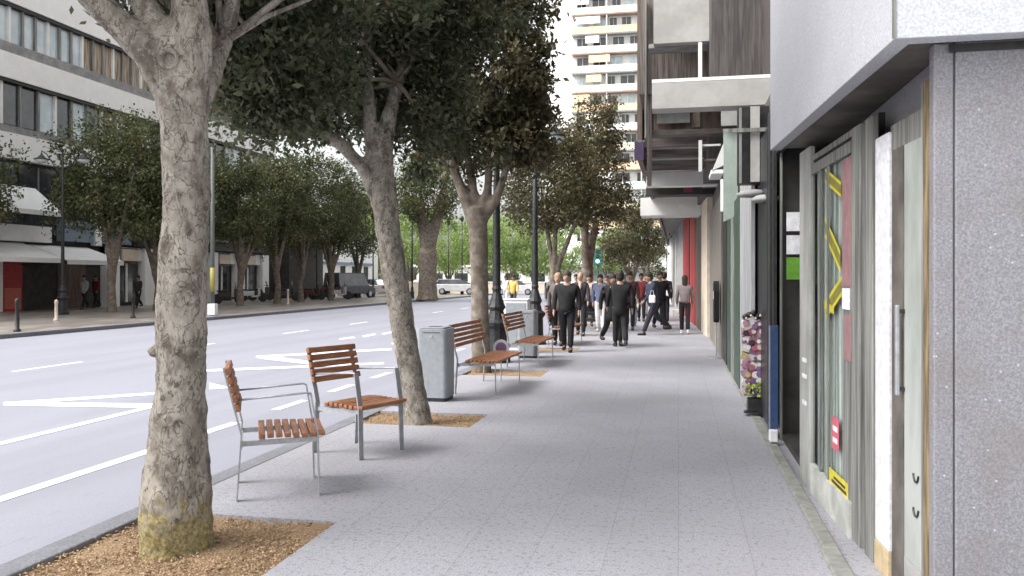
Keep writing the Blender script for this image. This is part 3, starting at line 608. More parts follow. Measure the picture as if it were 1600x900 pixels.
put(1021,22.8,'man in navy jacket striding across, leaning forward with a bag',stride=.42,top=(.025,.03,.055),legs=(.02,.02,.03),H=1.78,lean=.16,turn=-1.15,wide=1.15,arms=(.5,-.4))
put(1038,27.5,'person in black top with a white bag beside the grey shopfront',stride=.12,top=(.02,.02,.025),H=1.75,away=True)
put(1070,23.3,'woman in short grey jacket and black leggings walking away by the red shopfront',stride=.12,top=(.17,.14,.15),legs=(.015,.015,.018),shoe=(.62,.62,.62),H=1.62,away=True,hairlong=True,coat=.9,arms=(.15,.1))
put(948,36,'distant person in brown jacket behind the woman in blue',top=(.1,.06,.04),H=1.7)
put(900,34,'distant person in white top behind the balding man',top=(.6,.6,.6),H=1.75,skin=SKIN2)
put(1031,25.5,'broad man in black jacket close behind the striding man in navy',stride=.2,top=(.009,.009,.012),H=1.76,wide=1.25,turn=.4)
put(863,27,'person in grey jacket beside the fourth tree trunk, half hidden by the leading pair',stride=.12,top=(.1,.1,.11),H=1.7)
def bag(px,d,z,label,cc):
    c=pt(px,HZ,d); c.z=z; t=thing('bag',c,label,'bag')
    b=MB(); b.box(-.085,.085,-.05,.05,-.13,.08); b.build('pouch',flat('bag',cc),t,bevel=.03)
    b=MB(); b.tube([(-.05,0,.07),(-.03,0,.2),(.03,0,.2),(.05,0,.07)],.006,6); b.build('strap',flat('bag strap',cc),t)
bag(1019,22.35,1.02,'small white shoulder bag carried by the striding man in navy',(.7,.7,.7))
bag(1045,27.2,1.1,'white shopping bag held beside the grey shopfront',(.75,.75,.75))
bag(1056,23.0,.62,'pale carrier bag in the left hand of the woman walking away',(.6,.55,.5))
# pushchair
c=pt(924,HZ+CAMH/26*FPX,26); c.z=0; t=thing('pushchair',c,'black pushchair in front of the person in cream','pushchair')
b=MB(); b.tube([(-.22,.35,1.0),(-.2,.1,.6),(-.2,-.4,.12)],.014,6); b.tube([(.22,.35,1.0),(.2,.1,.6),(.2,-.4,.12)],.014,6); b.tube([(-.2,.3,.12),(-.2,-.15,.6)],.012,6); b.tube([(.2,.3,.12),(.2,-.15,.6)],.012,6); b.tube([(-.22,.35,1),(.22,.35,1)],.016,6); b.build('frame',M['steel'],t)
b=MB(); b.box(-.2,.2,-.22,.16,.42,.52); b.box(-.2,.2,.1,.18,.5,.9); b.box(-.19,.19,-.42,-.2,.25,.33); b.build('seat',M['dark'],t,bevel=.03)
b=MB(); b.ball((0,.02,.82),(.22,.24,.2),12,8); b.build('hood',M['dark'],t,smooth=True)
for x,y in ((-.2,-.4),(.2,-.4),(-.2,.3),(.2,.3)):
    b=MB(); b.lathe([(.10,-.02),(.12,0),(.10,.02)],(x,y,.12),12,M=Matrix.Rotation(R(90),4,'Y')); b.build('wheel',M['dark'],t)
# ------------------------------------------------------------------ granite building, right foreground
def isect(px,A,B):
    """where the bearing px meets the wall line A-B: (distance along, depth)"""
    dr=(FW+RT*((px-800)/FPX)).xy; w=(B-A).xy; den=dr.x*(-w.y)+dr.y*w.x
    dd=(A.x*(-w.y)+A.y*w.x)/den; q=dr*dd; return (q-A.xy).dot(w.normalized()), dd
SA=Vector((1.10,3.80,0)); SB=Vector((.93,6.75,0)); SD=(SB-SA).normalized(); SN=Vector((-SD.y,SD.x,0))      # SN points to the street
MS=Matrix(((SD.x,SN.x,0,SA.x),(SD.y,SN.y,0,SA.y),(0,0,1,0),(0,0,0,1)))
def sz(px,py): return CAMH+(HZ-py)/FPX*isect(px,SA,SB)[1]
def sx(px): return isect(px,SA,SB)[0]
G=thing('granite_building',SA,'corner building clad in speckled grey granite with a sloping fascia over its glazed shopfront','building')
def gpart(name,mt,boxes,parent=G,bevel=0):
    r=None
    for q in boxes: o_=MB().box(*q,MS).build(name,mt,parent,world=True,bevel=bevel); r=r or o_
    return r
FA=Vector((.885,3.72,0)); FB=Vector((.705,6.78,0))
z0=2.55
b=MB(); b.prism([FA.xy,(7,FA.y+.0),(7,FA.y+.10),(FA.x+.08,FA.y+.10),(FB.x+.08,FB.y),FB.xy][::-1],z0,4.9); b.build('fascia',M['granite'],G,world=True,bevel=.004)
b=MB(); b.bar(FA+Vector((-.002,-.002,z0+.002)),FA+Vector((-.002,-.002,4.9)),.016,.004,Vector((1,0,0))); b.build('fascia_joint',M['greyframe'],G,world=True)
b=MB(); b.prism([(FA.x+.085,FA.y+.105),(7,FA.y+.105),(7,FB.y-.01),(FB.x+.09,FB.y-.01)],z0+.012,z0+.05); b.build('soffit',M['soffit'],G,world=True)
b=MB(); b.box(.885,7,3.84,6.76,4.9,13); b.build('wall',M['granite'],G,world=True)
b=MB(); 
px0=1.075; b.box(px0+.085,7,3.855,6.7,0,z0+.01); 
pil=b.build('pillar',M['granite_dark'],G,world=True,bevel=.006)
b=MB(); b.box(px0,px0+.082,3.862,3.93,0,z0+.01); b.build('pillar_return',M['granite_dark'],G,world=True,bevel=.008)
b=MB(); b.box(px0+.06,7,3.850,3.854,z0-.035,z0+.0); b.build('fascia_black_trim',M['dark'],G,world=True)  # thin black strip across the pillar head, just below the fascia
s=lambda px: sx(px)
ztop=2.44
# shopfront pieces, each one (px from, px to)
gpart('jamb',M['rust'],[(s(1452),s(1441),-.02,-.006,0.02,ztop)])
gpart('door_frame_post',M['greyframe'],[(s(1441)+.002,s(1438)-.002,-.045,-.004,.02,ztop)])
dr_=gpart('door',M['frosted'],[(s(1438),s(1409),-.02,-.012,.20,2.2)])
gpart('kick_panel',M['greyconc'],[(s(1438),s(1409),-.02,-.010,.04,.198)],dr_)
gpart('stile',M['soffit'],[(s(1409)+.002,s(1391),-.014,-.008,.04,2.2)],dr_)
gpart('handle',M['steel'],[(s(1410),s(1407.5),.012,.03,.98,1.42)],dr_,bevel=.004)
gpart('handle_fixing',M['dark'],[(s(1410),s(1408),-.03,.012,1.0,1.02),(s(1410),s(1408),-.03,.012,1.38,1.40)],dr_)
for z,sc_ in ((.64,.035),(.48,.035)):
    b=MB();  
    pts=[MS@Vector((s(1428)+sc_*math.cos(a),-.008,z+sc_*1.2*math.sin(a))) for a in np.linspace(PI*1.05,PI*1.95,10)]; b.tube(pts,.005,6); b.build('door_emblem',M['dark'],dr_,world=True)
gpart('door_header',M['greyframe'],[(s(1440),s(1388),-.05,-.012,2.2,2.33)])
gpart('white_post',mat('white coated post',(.55,.55,.58),(.72,.72,.75),25,.5),[(s(1389),s(1368),-.02,.002,.15,2.30)],bevel=.004)
gpart('timber_foot',M['wooddoor'],[(s(1389),s(1368),-.015,.006,.0,.148),(s(1407),s(1392),-.015,.0,.0,.038)],bevel=.003)
gpart('post',M['greyframe'],[(s(1364),s(1352),-.03,.004,.0,ztop)],bevel=.004)
gpart('slot',M['dark'],[(s(1351),s(1346),-.06,-.03,.0,ztop)])
gpart('post',M['greyframe'],[(s(1345),s(1332),-.03,.006,.0,ztop)],bevel=.004)
gpart('poster',M['pink'],[(s(1331),s(1317),.0,.004,1.50,2.28),(s(1331),s(1320),.0,.004,1.05,1.33)])
gpart('edge_strip',M['greyframe'],[(s(1331.5),s(1317),-.004,-.001,.21,2.29)])
gpart('paper_notice',M['whitesticker'],[(s(1328),s(1317),-.0,.005,1.36,1.49)])
win=gpart('display_window',M['glass'],[(s(1332)+.005,s(1269),-.012,-.006,.21,2.3)])
b=MB(); n=60; xa=s(1331); xb=s(1270)
vs=[MS@Vector((xa+(xb-xa)*i/n,-.03-.009*math.sin(i*1.3)-.005*math.sin(i*.37),z)) for i in range(n+1) for z in (.15,2.35)]
b.add(vs,[(2*i,2*i+1,2*i+3,2*i+2) for i in range(n)]); b.build('blind',M['curtain_grey'],G,world=True,smooth=True)
gpart('shop_back_wall',M['darkwall'],[(-.0,s(1262),-.6,-.58,0,2.5),(s(1345),s(1344),-.58,-.1,0,2.5)])
gpart('mullion',M['greyframe'],[(s(1296),s(1293.5),-.004,.008,.21,2.3)]); gpart('mullion',M['greyframe'],[(s(1283),s(1281),-.004,.008,.21,2.3)])
gpart('window_header',M['greyframe'],[(s(1332),s(1269),-.02,.012,2.3,2.37),(s(1332),s(1269),-.03,.0,2.40,ztop)])
gpart('stall_riser',mat('pale stained riser',(.36,.37,.34),(.55,.56,.53),5,.7),[(s(1332)+.004,s(1269),-.02,.02,.0,.21)])
gpart('corner_post',mat('light grey post',(.30,.30,.28),(.50,.50,.48),4,.5,stretch=(1,1,.3)),[(s(1267),s(1251),-.03,.008,.0,2.52)],bevel=.006)
gpart('post_clip',M['whitesticker'],[(s(1262),s(1256),.008,.014,.80,.83),(s(1262),s(1256),.008,.014,.92,.95),(s(1262),s(1256),.008,.014,.60,.63)])
def strip(name,mt,pts,w,parent=win):
    b=MB()
    for p,q in zip(pts[:-1],pts[1:]):
        p=MS@Vector((s(p[0]),.0,sz(*p))); q=MS@Vector((s(q[0]),.0,sz(*q))); b.bar(p,q,w,.004,Vector((0,0,1)).cross((q-p).normalized()).cross(q-p))
    return b.build(name,mt,parent,world=True)
for dz,mm,ww in ((0,M['yellow'],.085),):
    def band(pts,h0):
        b=MB()
        for (pxa,ya),(pxb,yb) in zip(pts[:-1],pts[1:]):
            za,zb=sz(pxa,ya),sz(pxb,yb); xa,xb=s(pxa),s(pxb)
            for o1,o2,yy in ((0,h0*.22,.0),(h0*.78,h0,.0)):
                b.add([MS@Vector((xa,yy,za-o1)),MS@Vector((xb,yy,zb-o1)),MS@Vector((xb,yy,zb-o2)),MS@Vector((xa,yy,za-o2))],[(0,1,2,3)])
            b.cur=1; b.add([MS@Vector((xa,-.001,za-h0*.22)),MS@Vector((xb,-.001,zb-h0*.22)),MS@Vector((xb,-.001,zb-h0*.78)),MS@Vector((xa,-.001,za-h0*.78))],[(0,1,2,3)]); b.cur=0
        return b.build('yellow_arrow',[M['yellow'],flat('olive',(.20,.19,.03))],win,world=True)
    band([(1289,262),(1314,284)],.10); band([(1289,338),(1313,392)],.14); band([(1315,430),(1290,470)],.13)
b=MB(); 
for pa,pb in (((1288,470),(1303,479)),((1288,466),(1291,488))):
    za,zb=sz(*pa),sz(*pb); b.add([MS@Vector((s(pa[0]),.001,za)),MS@Vector((s(pb[0]),.001,zb)),MS@Vector((s(pb[0]),.001,zb-.05)),MS@Vector((s(pa[0]),.001,za-.05))],[(0,1,2,3)])
b.build('yellow_arrow_head',M['yellow'],win,world=True)
gpart('yellow_sticker',[M['yellow']],[(s(1325),s(1296),.0,.002,sz(1310,770),sz(1310,742))],win)
gpart('sticker_print',[M['dark']],[(s(1323),s(1300),.002,.003,sz(1310,762),sz(1310,757)),(s(1321),s(1303),.002,.003,sz(1310,754),sz(1310,750))],win)
gpart('red_sticker',flat('red white sticker',(.5,.12,.16)),[(s(1311),s(1300),.0,.002,sz(1305,703),sz(1305,652))],win)
gpart('sticker_print',M['whitesticker'],[(s(1309),s(1302),.002,.003,sz(1305,692),sz(1305,684)),(s(1309),s(1302),.002,.003,sz(1305,674),sz(1305,666))],win)
b=MB(); yy=2.0; 
while yy<30: b.box(.80+.012*math.sin(yy*3),.90,yy,yy+1.496,-.1,.02+.005*math.sin(yy*7)); yy+=1.5
tag(b.build('plinth_kerb',M['plinth'],bevel=.012),None,None,None,'structure')

# ------------------------------------------------------------------ dark open shop (y 6.8 - 8.3)
Dk=thing('dark_shop',(.95,6.8,0),'dark open shop between the granite shopfront and the postcard rack','building')
def wpart(name,mt,boxes,parent,bevel=0):
    r=None
    for q in boxes: o_=MB().box(*q).build(name,mt,parent,world=True,bevel=bevel); r=r or o_
    return r
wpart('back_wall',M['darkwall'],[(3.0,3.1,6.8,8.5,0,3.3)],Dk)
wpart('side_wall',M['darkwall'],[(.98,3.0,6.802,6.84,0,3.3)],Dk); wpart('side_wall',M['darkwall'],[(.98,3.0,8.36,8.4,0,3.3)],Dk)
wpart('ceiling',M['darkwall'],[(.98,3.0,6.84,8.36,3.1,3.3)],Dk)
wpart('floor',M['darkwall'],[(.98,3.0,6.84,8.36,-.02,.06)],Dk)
wpart('lintel',M['dark'],[(.92,.98,6.8,8.4,2.75,3.6)],Dk)
wpart('door_post',M['greyframe'],[(.955,.975,8.30,8.34,0,3.2)],Dk); wpart('door_post',M['dark'],[(.90,.93,8.36,8.5,0,3.2)],Dk)
for k,(z_0,z_1,mm,nm) in enumerate(((2.02,2.20,M['whitesticker'],'wall_notice'),(1.80,1.98,M['whitesticker'],'wall_notice'),(1.56,1.77,M['greensign'],'green_notice'))):
    wpart(nm,mm,[(1.01,1.18,8.28,8.29,z_0-.02,z_1-.02)],Dk)
wpart('shelf',M['soffit'],[(1.5,2.9,7.9,8.3,.5,.53),(1.5,2.9,7.9,8.3,1.0,1.03),(1.5,2.9,7.9,8.3,1.5,1.53)],Dk)

# ------------------------------------------------------------------ brown clad building (y 8.4 - 21.5)
Bn=thing('brown_building',(.9,8.4,0),'dark brown clad building with shop bays under its corrugated upper wall','building')
wpart('wall',M['corr'],[(1.30,9,6.8,14.4,3.6,12.5)],Bn)
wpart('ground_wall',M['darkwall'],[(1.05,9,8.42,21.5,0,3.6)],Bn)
def bay(px0,px1,mt,z0_,z1_,X=.82,name='shop_bay',th=.12,parent=Bn):
    ya=dX(px1,X)*(FW.y+RT.y*(px1-800)/FPX); yb=dX(px0,X)*(FW.y+RT.y*(px0-800)/FPX)
    return wpart(name,mt,[(X,X+th,ya+.003,yb-.003,z0_,z1_)],parent)
bay(1176,1199,mat('black shop window',(.012,.013,.016),(.03,.032,.036),2,.35,spec=.3),.05,3.1,.90,'dark_window',.03)
bay(1199.5,1203,M['dark'],0,3.2,.88,'window_post',.03)
bay(1174.5,1176.5,M['greyframe'],0,3.2,.87,'window_post',.03)
bay(1156,1174,mat('grey stone pier',(.26,.26,.27),(.42,.42,.43),4,.7,stretch=(3,3,.3)),0,2.95,.83,'stone_pier',.04)
bay(1147,1155,M['green'],.03,2.7,.82,'green_shutter'); bay(1141,1146,M['greyframe'],.03,2.7,.83,'shutter_guide'); bay(1136,1140.5,M['green'],.03,2.7,.82,'green_shutter')
bay(1127,1135,M['dark'],0,3.1,.83,'dark_doorway')
bay(1109,1126.5,mat('brown grey pier',(.16,.14,.12),(.27,.25,.22),4,.7,stretch=(3,3,.3)),0,3.2,.80,'stone_pier',.22)
wpart('shop_lintel',M['soffit'],[(1.0,1.29,8.42,14.0,3.0,3.6),(.84,1.05,14.2,21.5,3.0,3.6)],Bn)
# vertical hanging signs and green boards
def face(name,mt,px0,px1,y0,y1,d,th,parent,world=True):
    a=pt(px0,y1,d); c=pt(px1,y0,d); Y=(a.y+c.y)/2; return wpart(name,mt,[(a.x,c.x,Y,Y+th,a.z,c.z)],parent)
hs2=thing('hanging_sign',pt(1180,290,10),'black and white striped vertical sign hanging over the grey stone pier','sign')
face('sign_body',M['dark'],1153,1206,166,288,9.4,.12,hs2)
face('stripe',M['beige'],1173,1187,166,284,9.33,.03,hs2); face('stripe',M['greyconc'],1155,1159,168,286,9.33,.03,hs2)
face('bracket',M['greyframe'],1130,1207,200,206,9.3,.03,hs2)
for c in (pt(1175,300,9.2),pt(1198,308,8.9)):
    MB().lathe([(.001,.03),(.10,.02),(.17,-.02),(.16,-.05),(.001,-.055)],c,14).build('spot_lamp',M['greyconc'],hs2,world=True,smooth=True)
g2=thing('hanging_sign',pt(1140,345,12.6),'pale green vertical sign board hanging left of the striped sign','sign')
face('board',M['greengrey'],1131,1153,207,300,12.6,.10,g2); b=MB()
a=pt(1131,300,12.6); c=pt(1153,300,12.6); Y=(a.y+c.y)/2; lo=pt(1131,346,12.6).z; lo2=pt(1150,336,12.6).z
b.add([(a.x,Y,a.z),(c.x,Y,a.z),(c.x,Y,lo2),(a.x,Y,lo),(a.x,Y+.1,a.z),(c.x,Y+.1,a.z),(c.x,Y+.1,lo2),(a.x,Y+.1,lo)],[(0,3,2,1),(4,5,6,7),(1,2,6,5),(2,3,7,6),(0,4,7,3)]); b.build('lower_board',M['greengrey'],g2,world=True)
face('light_edge',M['offwhite'],1126,1130,280,330,12.7,.06,g2)
aw=thing('awning',pt(1122,268,13.5),'small white awning jutting out left of the pale green sign','awning')
b=MB(); p=[pt(1131,222,13.4),pt(1131,258,13.4),pt(1113,266,13.4)]; q=[v+Vector((0,.9,0)) for v in p]; b.add(p+q,[(0,1,2),(5,4,3),(0,2,5,3),(1,4,5,2),(0,3,4,1)]); b.build('canvas',M['white'],aw,world=True)
face('valance',M['white'],1111,1130,265,271,13.4,.9,aw)

# ------------------------------------------------------------------ projecting building (y 14.5 - 75)
Py=thing('projecting_building',(-.5,14.6,0),'tall brown and grey building whose upper floors overhang the pavement','building')
wpart('upper_wall',M['corr'],[(.55,9,16.0,60,3.7,26)],Py)
wpart('upper_wall',M['corr2'],[(-.70,.55,15.3,60,4.9,26)],Py)
wpart('edge_panel',M['brown'],[(-.80,-.70,16.6,60,3.9,26)],Py)
face('edge_strip',M['greyframe'],1007,1010,0,215,15.0,.10,Py); face('edge_strip',M['corr2'],1011,1018,-120,290,15.2,.12,Py)
ball_=face('balcony_front',M['beige'],1021,1113,-60,66,14.2,.5,Py)
face('balcony_soffit_edge',M['greyconc'],1013,1108,66.5,73,14.4,.4,Py)
face('drain_pipe',M['offwhite'],1091,1097,66,126,14.1,.06,Py)
face('louvre_panel',M['corr'],1112,1206,-80,126,13.0,2.1,Py)
face('canopy_slab',M['beige'],1018,1228,125.5,166,11.2,.35,Py)
face('canopy_top_lip',M['offwhite'],1018,1208,120,125,11.3,.3,Py)
face('window_band',M['brown'],1021,1150,166,202,15.6,.1,Py)
face('window',M['greyconc'],1026,1078,168,192,15.5,.05,Py); face('window',M['curtain'],1081,1094,168,198,15.5,.05,Py); face('window',M['greyconc'],1127,1152,166,196,12.5,.05,Py)
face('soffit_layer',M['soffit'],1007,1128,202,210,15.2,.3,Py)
gl=mat('brown glossy panels',(.12,.10,.095),(.24,.21,.195),2,.25,stretch=(.6,3,9))
face('reflective_band',gl,1006,1126,211,228,16.4,.2,Py); face('reflective_band',gl,1007,1110,231,245,17.0,.2,Py); face('reflective_band',gl,1008,1110,247,266,17.6,.2,Py)
face('reflective_band_edge',M['beige'],1010,1110,228,230.5,16.8,.5,Py); face('reflective_band_edge',M['beige'],1010,1100,245,247,17.3,.5,Py)
fr_=thing('sign_frame',pt(1095,270,15.0),'pale rectangular metal frame standing left of the white awning','frame')
face('upright',M['offwhite'],1091.5,1097,219,268,15.0,.06,fr_); face('crossbar',M['offwhite'],1097,1126,225,228,15.0,.04,fr_); face('crossbar',M['brown'],1097,1126,248,251,15.0,.04,fr_)
face('grey_slab',M['offwhite'],1009,1127,268,290,19.0,.4,Py)
face('dark_band',M['darkwall'],1009,1122,290,304,20.0,.4,Py); face('red_notice',flat('dull red',(.2,.04,.05)),1068,1082,292,300,19.95,.03,Py)
can=face('entrance_canopy',M['offwhite'],1000,1115,308,336,24.5,1.2,Py)
b=MB(); c=pt(1066,322,24.42); b.box(c.x-.09,c.x+.09,c.y-.02,c.y,c.z-.07,c.z+.07); b.build('canopy_emblem',M['white'],can,world=True)
wpart('ceiling_slab',M['soffit'],[(-.7,1.0,24,60,4.1,4.3)],Py)
FA2=Vector((.80,22,0)); FB2=Vector((-.15,46,0))
def f2(name,mt,pxa,pxb,z0_,z1_,off=.0):
    P=[]; w=(FB2-FA2).normalized(); n=Vector((w.y,-w.x,0))
    a=FA2+w*isect(pxb,FA2,FB2)[0]; c=FA2+w*isect(pxa,FA2,FB2)[0]
    b=MB(); b.prism([(a-n*off).xy,(a+n*.6).xy,(c+n*.6).xy,(c-n*off).xy],z0_,z1_); return b.build(name,mt,Py,world=True)
f2('cream_pier',M['cream'],1098,1107,0,3.9,.04)
f2('brown_pier',M['brown'],1088,1097.5,0,3.9,.03)
f2('red_shopfront',M['red'],1081,1087.5,0,3.9,.04); f2('red_shopfront',M['red'],1069,1079,0,4.0,.05); f2('shutter_strip',flat('pale red strip',(.6,.2,.2)),1079.3,1080.6,0,3.9,.02)
f2('grey_shopfront',M['greyconc'],1058,1068.5,0,4.1); f2('grey_shopfront',M['beige'],1050,1057.5,0,4.1,.05)
f2('white_pier',M['white'],1040,1049.5,0,4.1,.05)
pb=thing('banner',pt(998,250,15.0),'small purple banner hanging from the edge of the overhanging building','banner')
face('cloth',flat('purple banner',(.10,.07,.14)),991,1006,222,250,15.2,.02,pb); face('rod',M['greyframe'],990,1007,219,222,15.2,.03,pb)
# jacket on show at a shop door
c=pt(1119,HZ+CAMH/16.2*FPX,16.2); c.z=0; jk=thing('clothes_stand',c,'black jacket on a display stand at the dark doorway','clothes stand')
b=MB(); b.tube([(0,0,.03),(0,0,1.5)],.015,6); b.lathe([(.001,0),(.2,0),(.2,.03),(.001,.04)]); b.build('stand',M['steel'],jk)
P=[(-.24,.75),(-.25,1.30),(-.17,1.44),(-.06,1.5),(.06,1.5),(.17,1.44),(.25,1.30),(.24,.75),(.17,.74),(.16,1.1),(.15,.70),(-.15,.70),(-.16,1.1),(-.17,.74)]
b=MB(); n=len(P); b.add([(-.05,y,z) for y,z in P]+[(.05,y,z) for y,z in P],[tuple(range(n)),tuple(reversed(range(n,2*n)))]+[(i,i+n,(i+1)%n+n,(i+1)%n) for i in range(n)]); b.build('jacket',cloth('black jacket',(.012,.012,.013)),jk,bevel=.03)
MB().box(-.056,-.05,-.05,.03,1.15,1.3).build('label',M['whitesticker'],jk)
# postcard rack, blue board
c=pt(1182,HZ+CAMH/9.4*FPX,9.4); c.z=.03; rk=thing('postcard_rack',c,'narrow rack packed with colourful cards and badges before the grey stone pier','rack')
b=MB(); b.tube([(0,0,0),(0,0,1.1)],.012,8); b.lathe([(.001,0),(.14,0),(.14,.02),(.001,.03)]); b.build('stand',M['dark'],rk)
b=MB(); b.box(-.10,.10,-.08,.08,.02,.17); b.build('basket',M['dark'],rk,bevel=.01)
cards=[(.34,.10,.14),(.5,.44,.4),(.10,.09,.2),(.4,.36,.14),(.6,.56,.54),(.36,.2,.28),(.7,.67,.65),(.03,.03,.04),(.18,.10,.2)]
cm=[flat('card colour',x) for x in cards]; rq=random.Random(3)
for r_ in range(9):
    for k in range(4):
        x=-.12+.08*k-.01*(k>1); z=.27+r_*.092
        MB().box(-.042,.042,-.11+.01*rq.random(),-.095,-.04,.04,Matrix.Translation((x+rq.uniform(-.015,.015),0,z+rq.uniform(-.02,.02)))@Matrix.Rotation(rq.uniform(-.5,.5),4,'Y')).build('card',cm[rq.randrange(9)],rk)
        rb_=rq.uniform(.018,.042); MB().lathe([(.001,.114),(rb_,.114),(rb_,.122),(.001,.122)],(x+rq.uniform(-.02,.02),-.002*k,z+rq.uniform(-.025,.025)),10,M=Matrix.Rotation(R(90),4,'X')).build('badge',cm[rq.randrange(9)],rk)
    for k in range(3):
        y_=-.06+.07*k; MB().box(-.155,-.14,y_-.03,y_+.03,.23+r_*.092,.31+r_*.092).build('card',cm[rq.randrange(9)],rk)
b=MB(); b.box(-.14,.14,-.095,.1,.2,1.05); b.build('panel',M['greyframe'],rk)
b=MB()
for k in range(7): b.ball((-.13+.043*k,-.10+.02*(k%2),1.09+.02*(k%3)),(.035,.035,.035),8,6)
b.build('round_toys',M['dark'],rk,smooth=True)
b=MB()
for k in range(6): b.ball((-.12+.05*k,-.135,1.075+.03*(k%2)),(.014,.01,.014),8,6)
b.build('toy_faces',flat('peach',(.6,.45,.38)),rk,smooth=True)
b=MB()
for k in range(60):
    a=rq.uniform(0,6.28); q=Vector((rq.uniform(-.13,.13),-.14,rq.uniform(.2,.36))); e=Vector((math.cos(a)*.03,-.02*rq.random(),math.sin(a)*.03)); f=Vector((-e.z,0,e.x))*.3; b.quad(q-f,q+e*.5-f*1.5,q+e,q+f)
b.build('leaves',flat('yellow green leaf',(.35,.4,.08)),rk)
c=pt(1208,HZ+CAMH/7.75*FPX,7.75); c.z=.03; bp_=thing('advertising_board',c,'narrow navy blue upright board with a white foot beside the postcard rack','board')
b=MB(); b.box(-.04,.045,-.02,.02,.12,1.08); b.build('board',M['bluepost'],bp_,bevel=.004)
b=MB(); b.box(-.04,-.028,-.022,-.0205,.12,1.08); b.build('edge',M['steel'],bp_); b=MB(); b.box(-.035,.04,-.05,.05,0,.118); b.build('foot',M['whitesticker'],bp_,bevel=.01)

# ------------------------------------------------------------------ far tower
def tower():
    X0,X1_,Y0=-15.9,6,126.0
    t=thing('apartment_tower',(X0,Y0,0),'tall apartment tower with orange, yellow and white balcony bands at the end of the street','building')
    wpart('wall',M['offwhite'],[(X0,X1_,Y0+1.0,Y0+16,0,62)],t)
    wpart('stair_shaft',M['white'],[(X0-4.4,X0-.01,Y0+2.5,Y0+15,0,50)],t)
    org=mat('orange band',(.82,.58,.36),(.86,.66,.46),1,.7); yel=mat('pale yellow band',(.86,.76,.56),(.88,.8,.64),1,.7); br=mat('brown band',(.28,.2,.16),(.36,.28,.23),1,.7)
    colz=[org,yel,M['white'],M['white'],org,yel,M['white'],org,yel,M['white']]
    z=3.0; k=0
    while z<60:
        wpart('balcony_slab',br if k%2 else M['greyconc'],[(X0,X1_,Y0-.3,Y0+.999,z,z+.22)],t)
        wpart('balcony_front',colz[(k+2)%10],[(X0+.02,X1_,Y0-.25,Y0-.12,z+.22,z+1.25)],t)
        x=X0+.7; q=random.Random(k)
        while x<X1_-2 and z<47:
            w=q.uniform(1.0,2.2); f=wpart('window',M['darkglass'] if (k+int(x))%3 else M['paleglass'],[(x,x+w,Y0+.93,Y0+.995,z+.9,z+2.7)],t)
            if x<-5: wpart('mullion',M['white'],[(x+w*.48,x+w*.52,Y0+.91,Y0+.929,z+.9,z+2.7)],f)
            x+=w+q.uniform(.5,1.3)+(1.5 if x>-5 else 0)
        a=MB(); x=X0+q.uniform(0,3)
        a.box(x,x+q.uniform(2,4),Y0-.26,Y0-.24,z+1.7,z+2.8); a.build('sun_blind',colz[(k*3)%10],t,world=True)
        wpart('party_wall',M['white'],[(X0+5.2,X0+5.35,Y0-.2,Y0+.9,z+.22,z+2.95),(X0+10.4,X0+10.55,Y0-.2,Y0+.9,z+.22,z+2.95)],t)
        z+=2.95; k+=1
tower()
# ------------------------------------------------------------------ white banded building across the road
WX=-31.0
Wb=thing('banded_building',(WX,24,0),'long office building across the road with white bands between dark window strips','building')
wpart('wall',M['offwhite'],[(WX-14,WX-.4,20,60,0,18)],Wb)
wpart('roof_band',M['white'],[(WX-.4,WX+.25,20,60,14.55,18)],Wb)
wpart('white_band',M['white'],[(WX-.4,WX+.25,20,60,10.95,12.15)],Wb); wpart('white_band',M['white'],[(WX-.4,WX+.25,20,60,7.2,8.4)],Wb)
wpart('sill_band',M['greyconc'],[(WX-.4,WX+.18,20,60,12.16,12.65)],Wb); wpart('sill_band',M['greyconc'],[(WX-.4,WX+.18,20,60,8.41,8.75)],Wb)
wpart('dark_reveal',M['dark'],[(WX-.4,WX-.2,20,60,12.65,14.55),(WX-.4,WX-.2,20,60,8.75,10.95),(WX-.4,WX-.1,20,60,3.3,7.2)],Wb)
wpart('band_black_strip',M['dark'],[(WX-.2,WX+.15,20,60,14.40,14.549),(WX-.2,WX+.15,20,60,10.80,10.949)],Wb)  # solid black strips along the undersides of the roof band and upper white band
q=random.Random(5)
for zz0,zz1,pit,ny in ((12.7,14.4,.82,47),(8.8,10.8,1.15,33)):
    for i in range(ny):
        y0=20.8+i*pit
        mm=(M['paleglass'] if y0<38.6 else M['curtain']) if zz0>12 else q.choice([M['darkglass'],M['paleglass'],M['curtain'],M['darkglass']])
        w=wpart('window',mm,[(WX-.19,WX-.12,y0+.07,y0+pit-.07,zz0+.05,zz1-.03)],Wb)
        wpart('frame',M['offwhite'] if (i+int(zz0))%3==0 else M['greyframe'],[(WX-.19,WX+.0,y0+pit-.069,y0+pit+.069,zz0,zz1)],w)
for i in range(14):
    y0=21+i*2.7; w=wpart('window',M['darkglass'],[(WX-.09,WX-.03,y0,y0+2.4,4.7,7.0)],Wb); wpart('mullion',M['greyframe'],[(WX-.03,WX+.03,y0+1.17,y0+1.23,4.7,7.0)],w)
wpart('mid_band',M['dark'],[(WX-.1,WX+.1,20,60,3.9,4.6)],Wb)
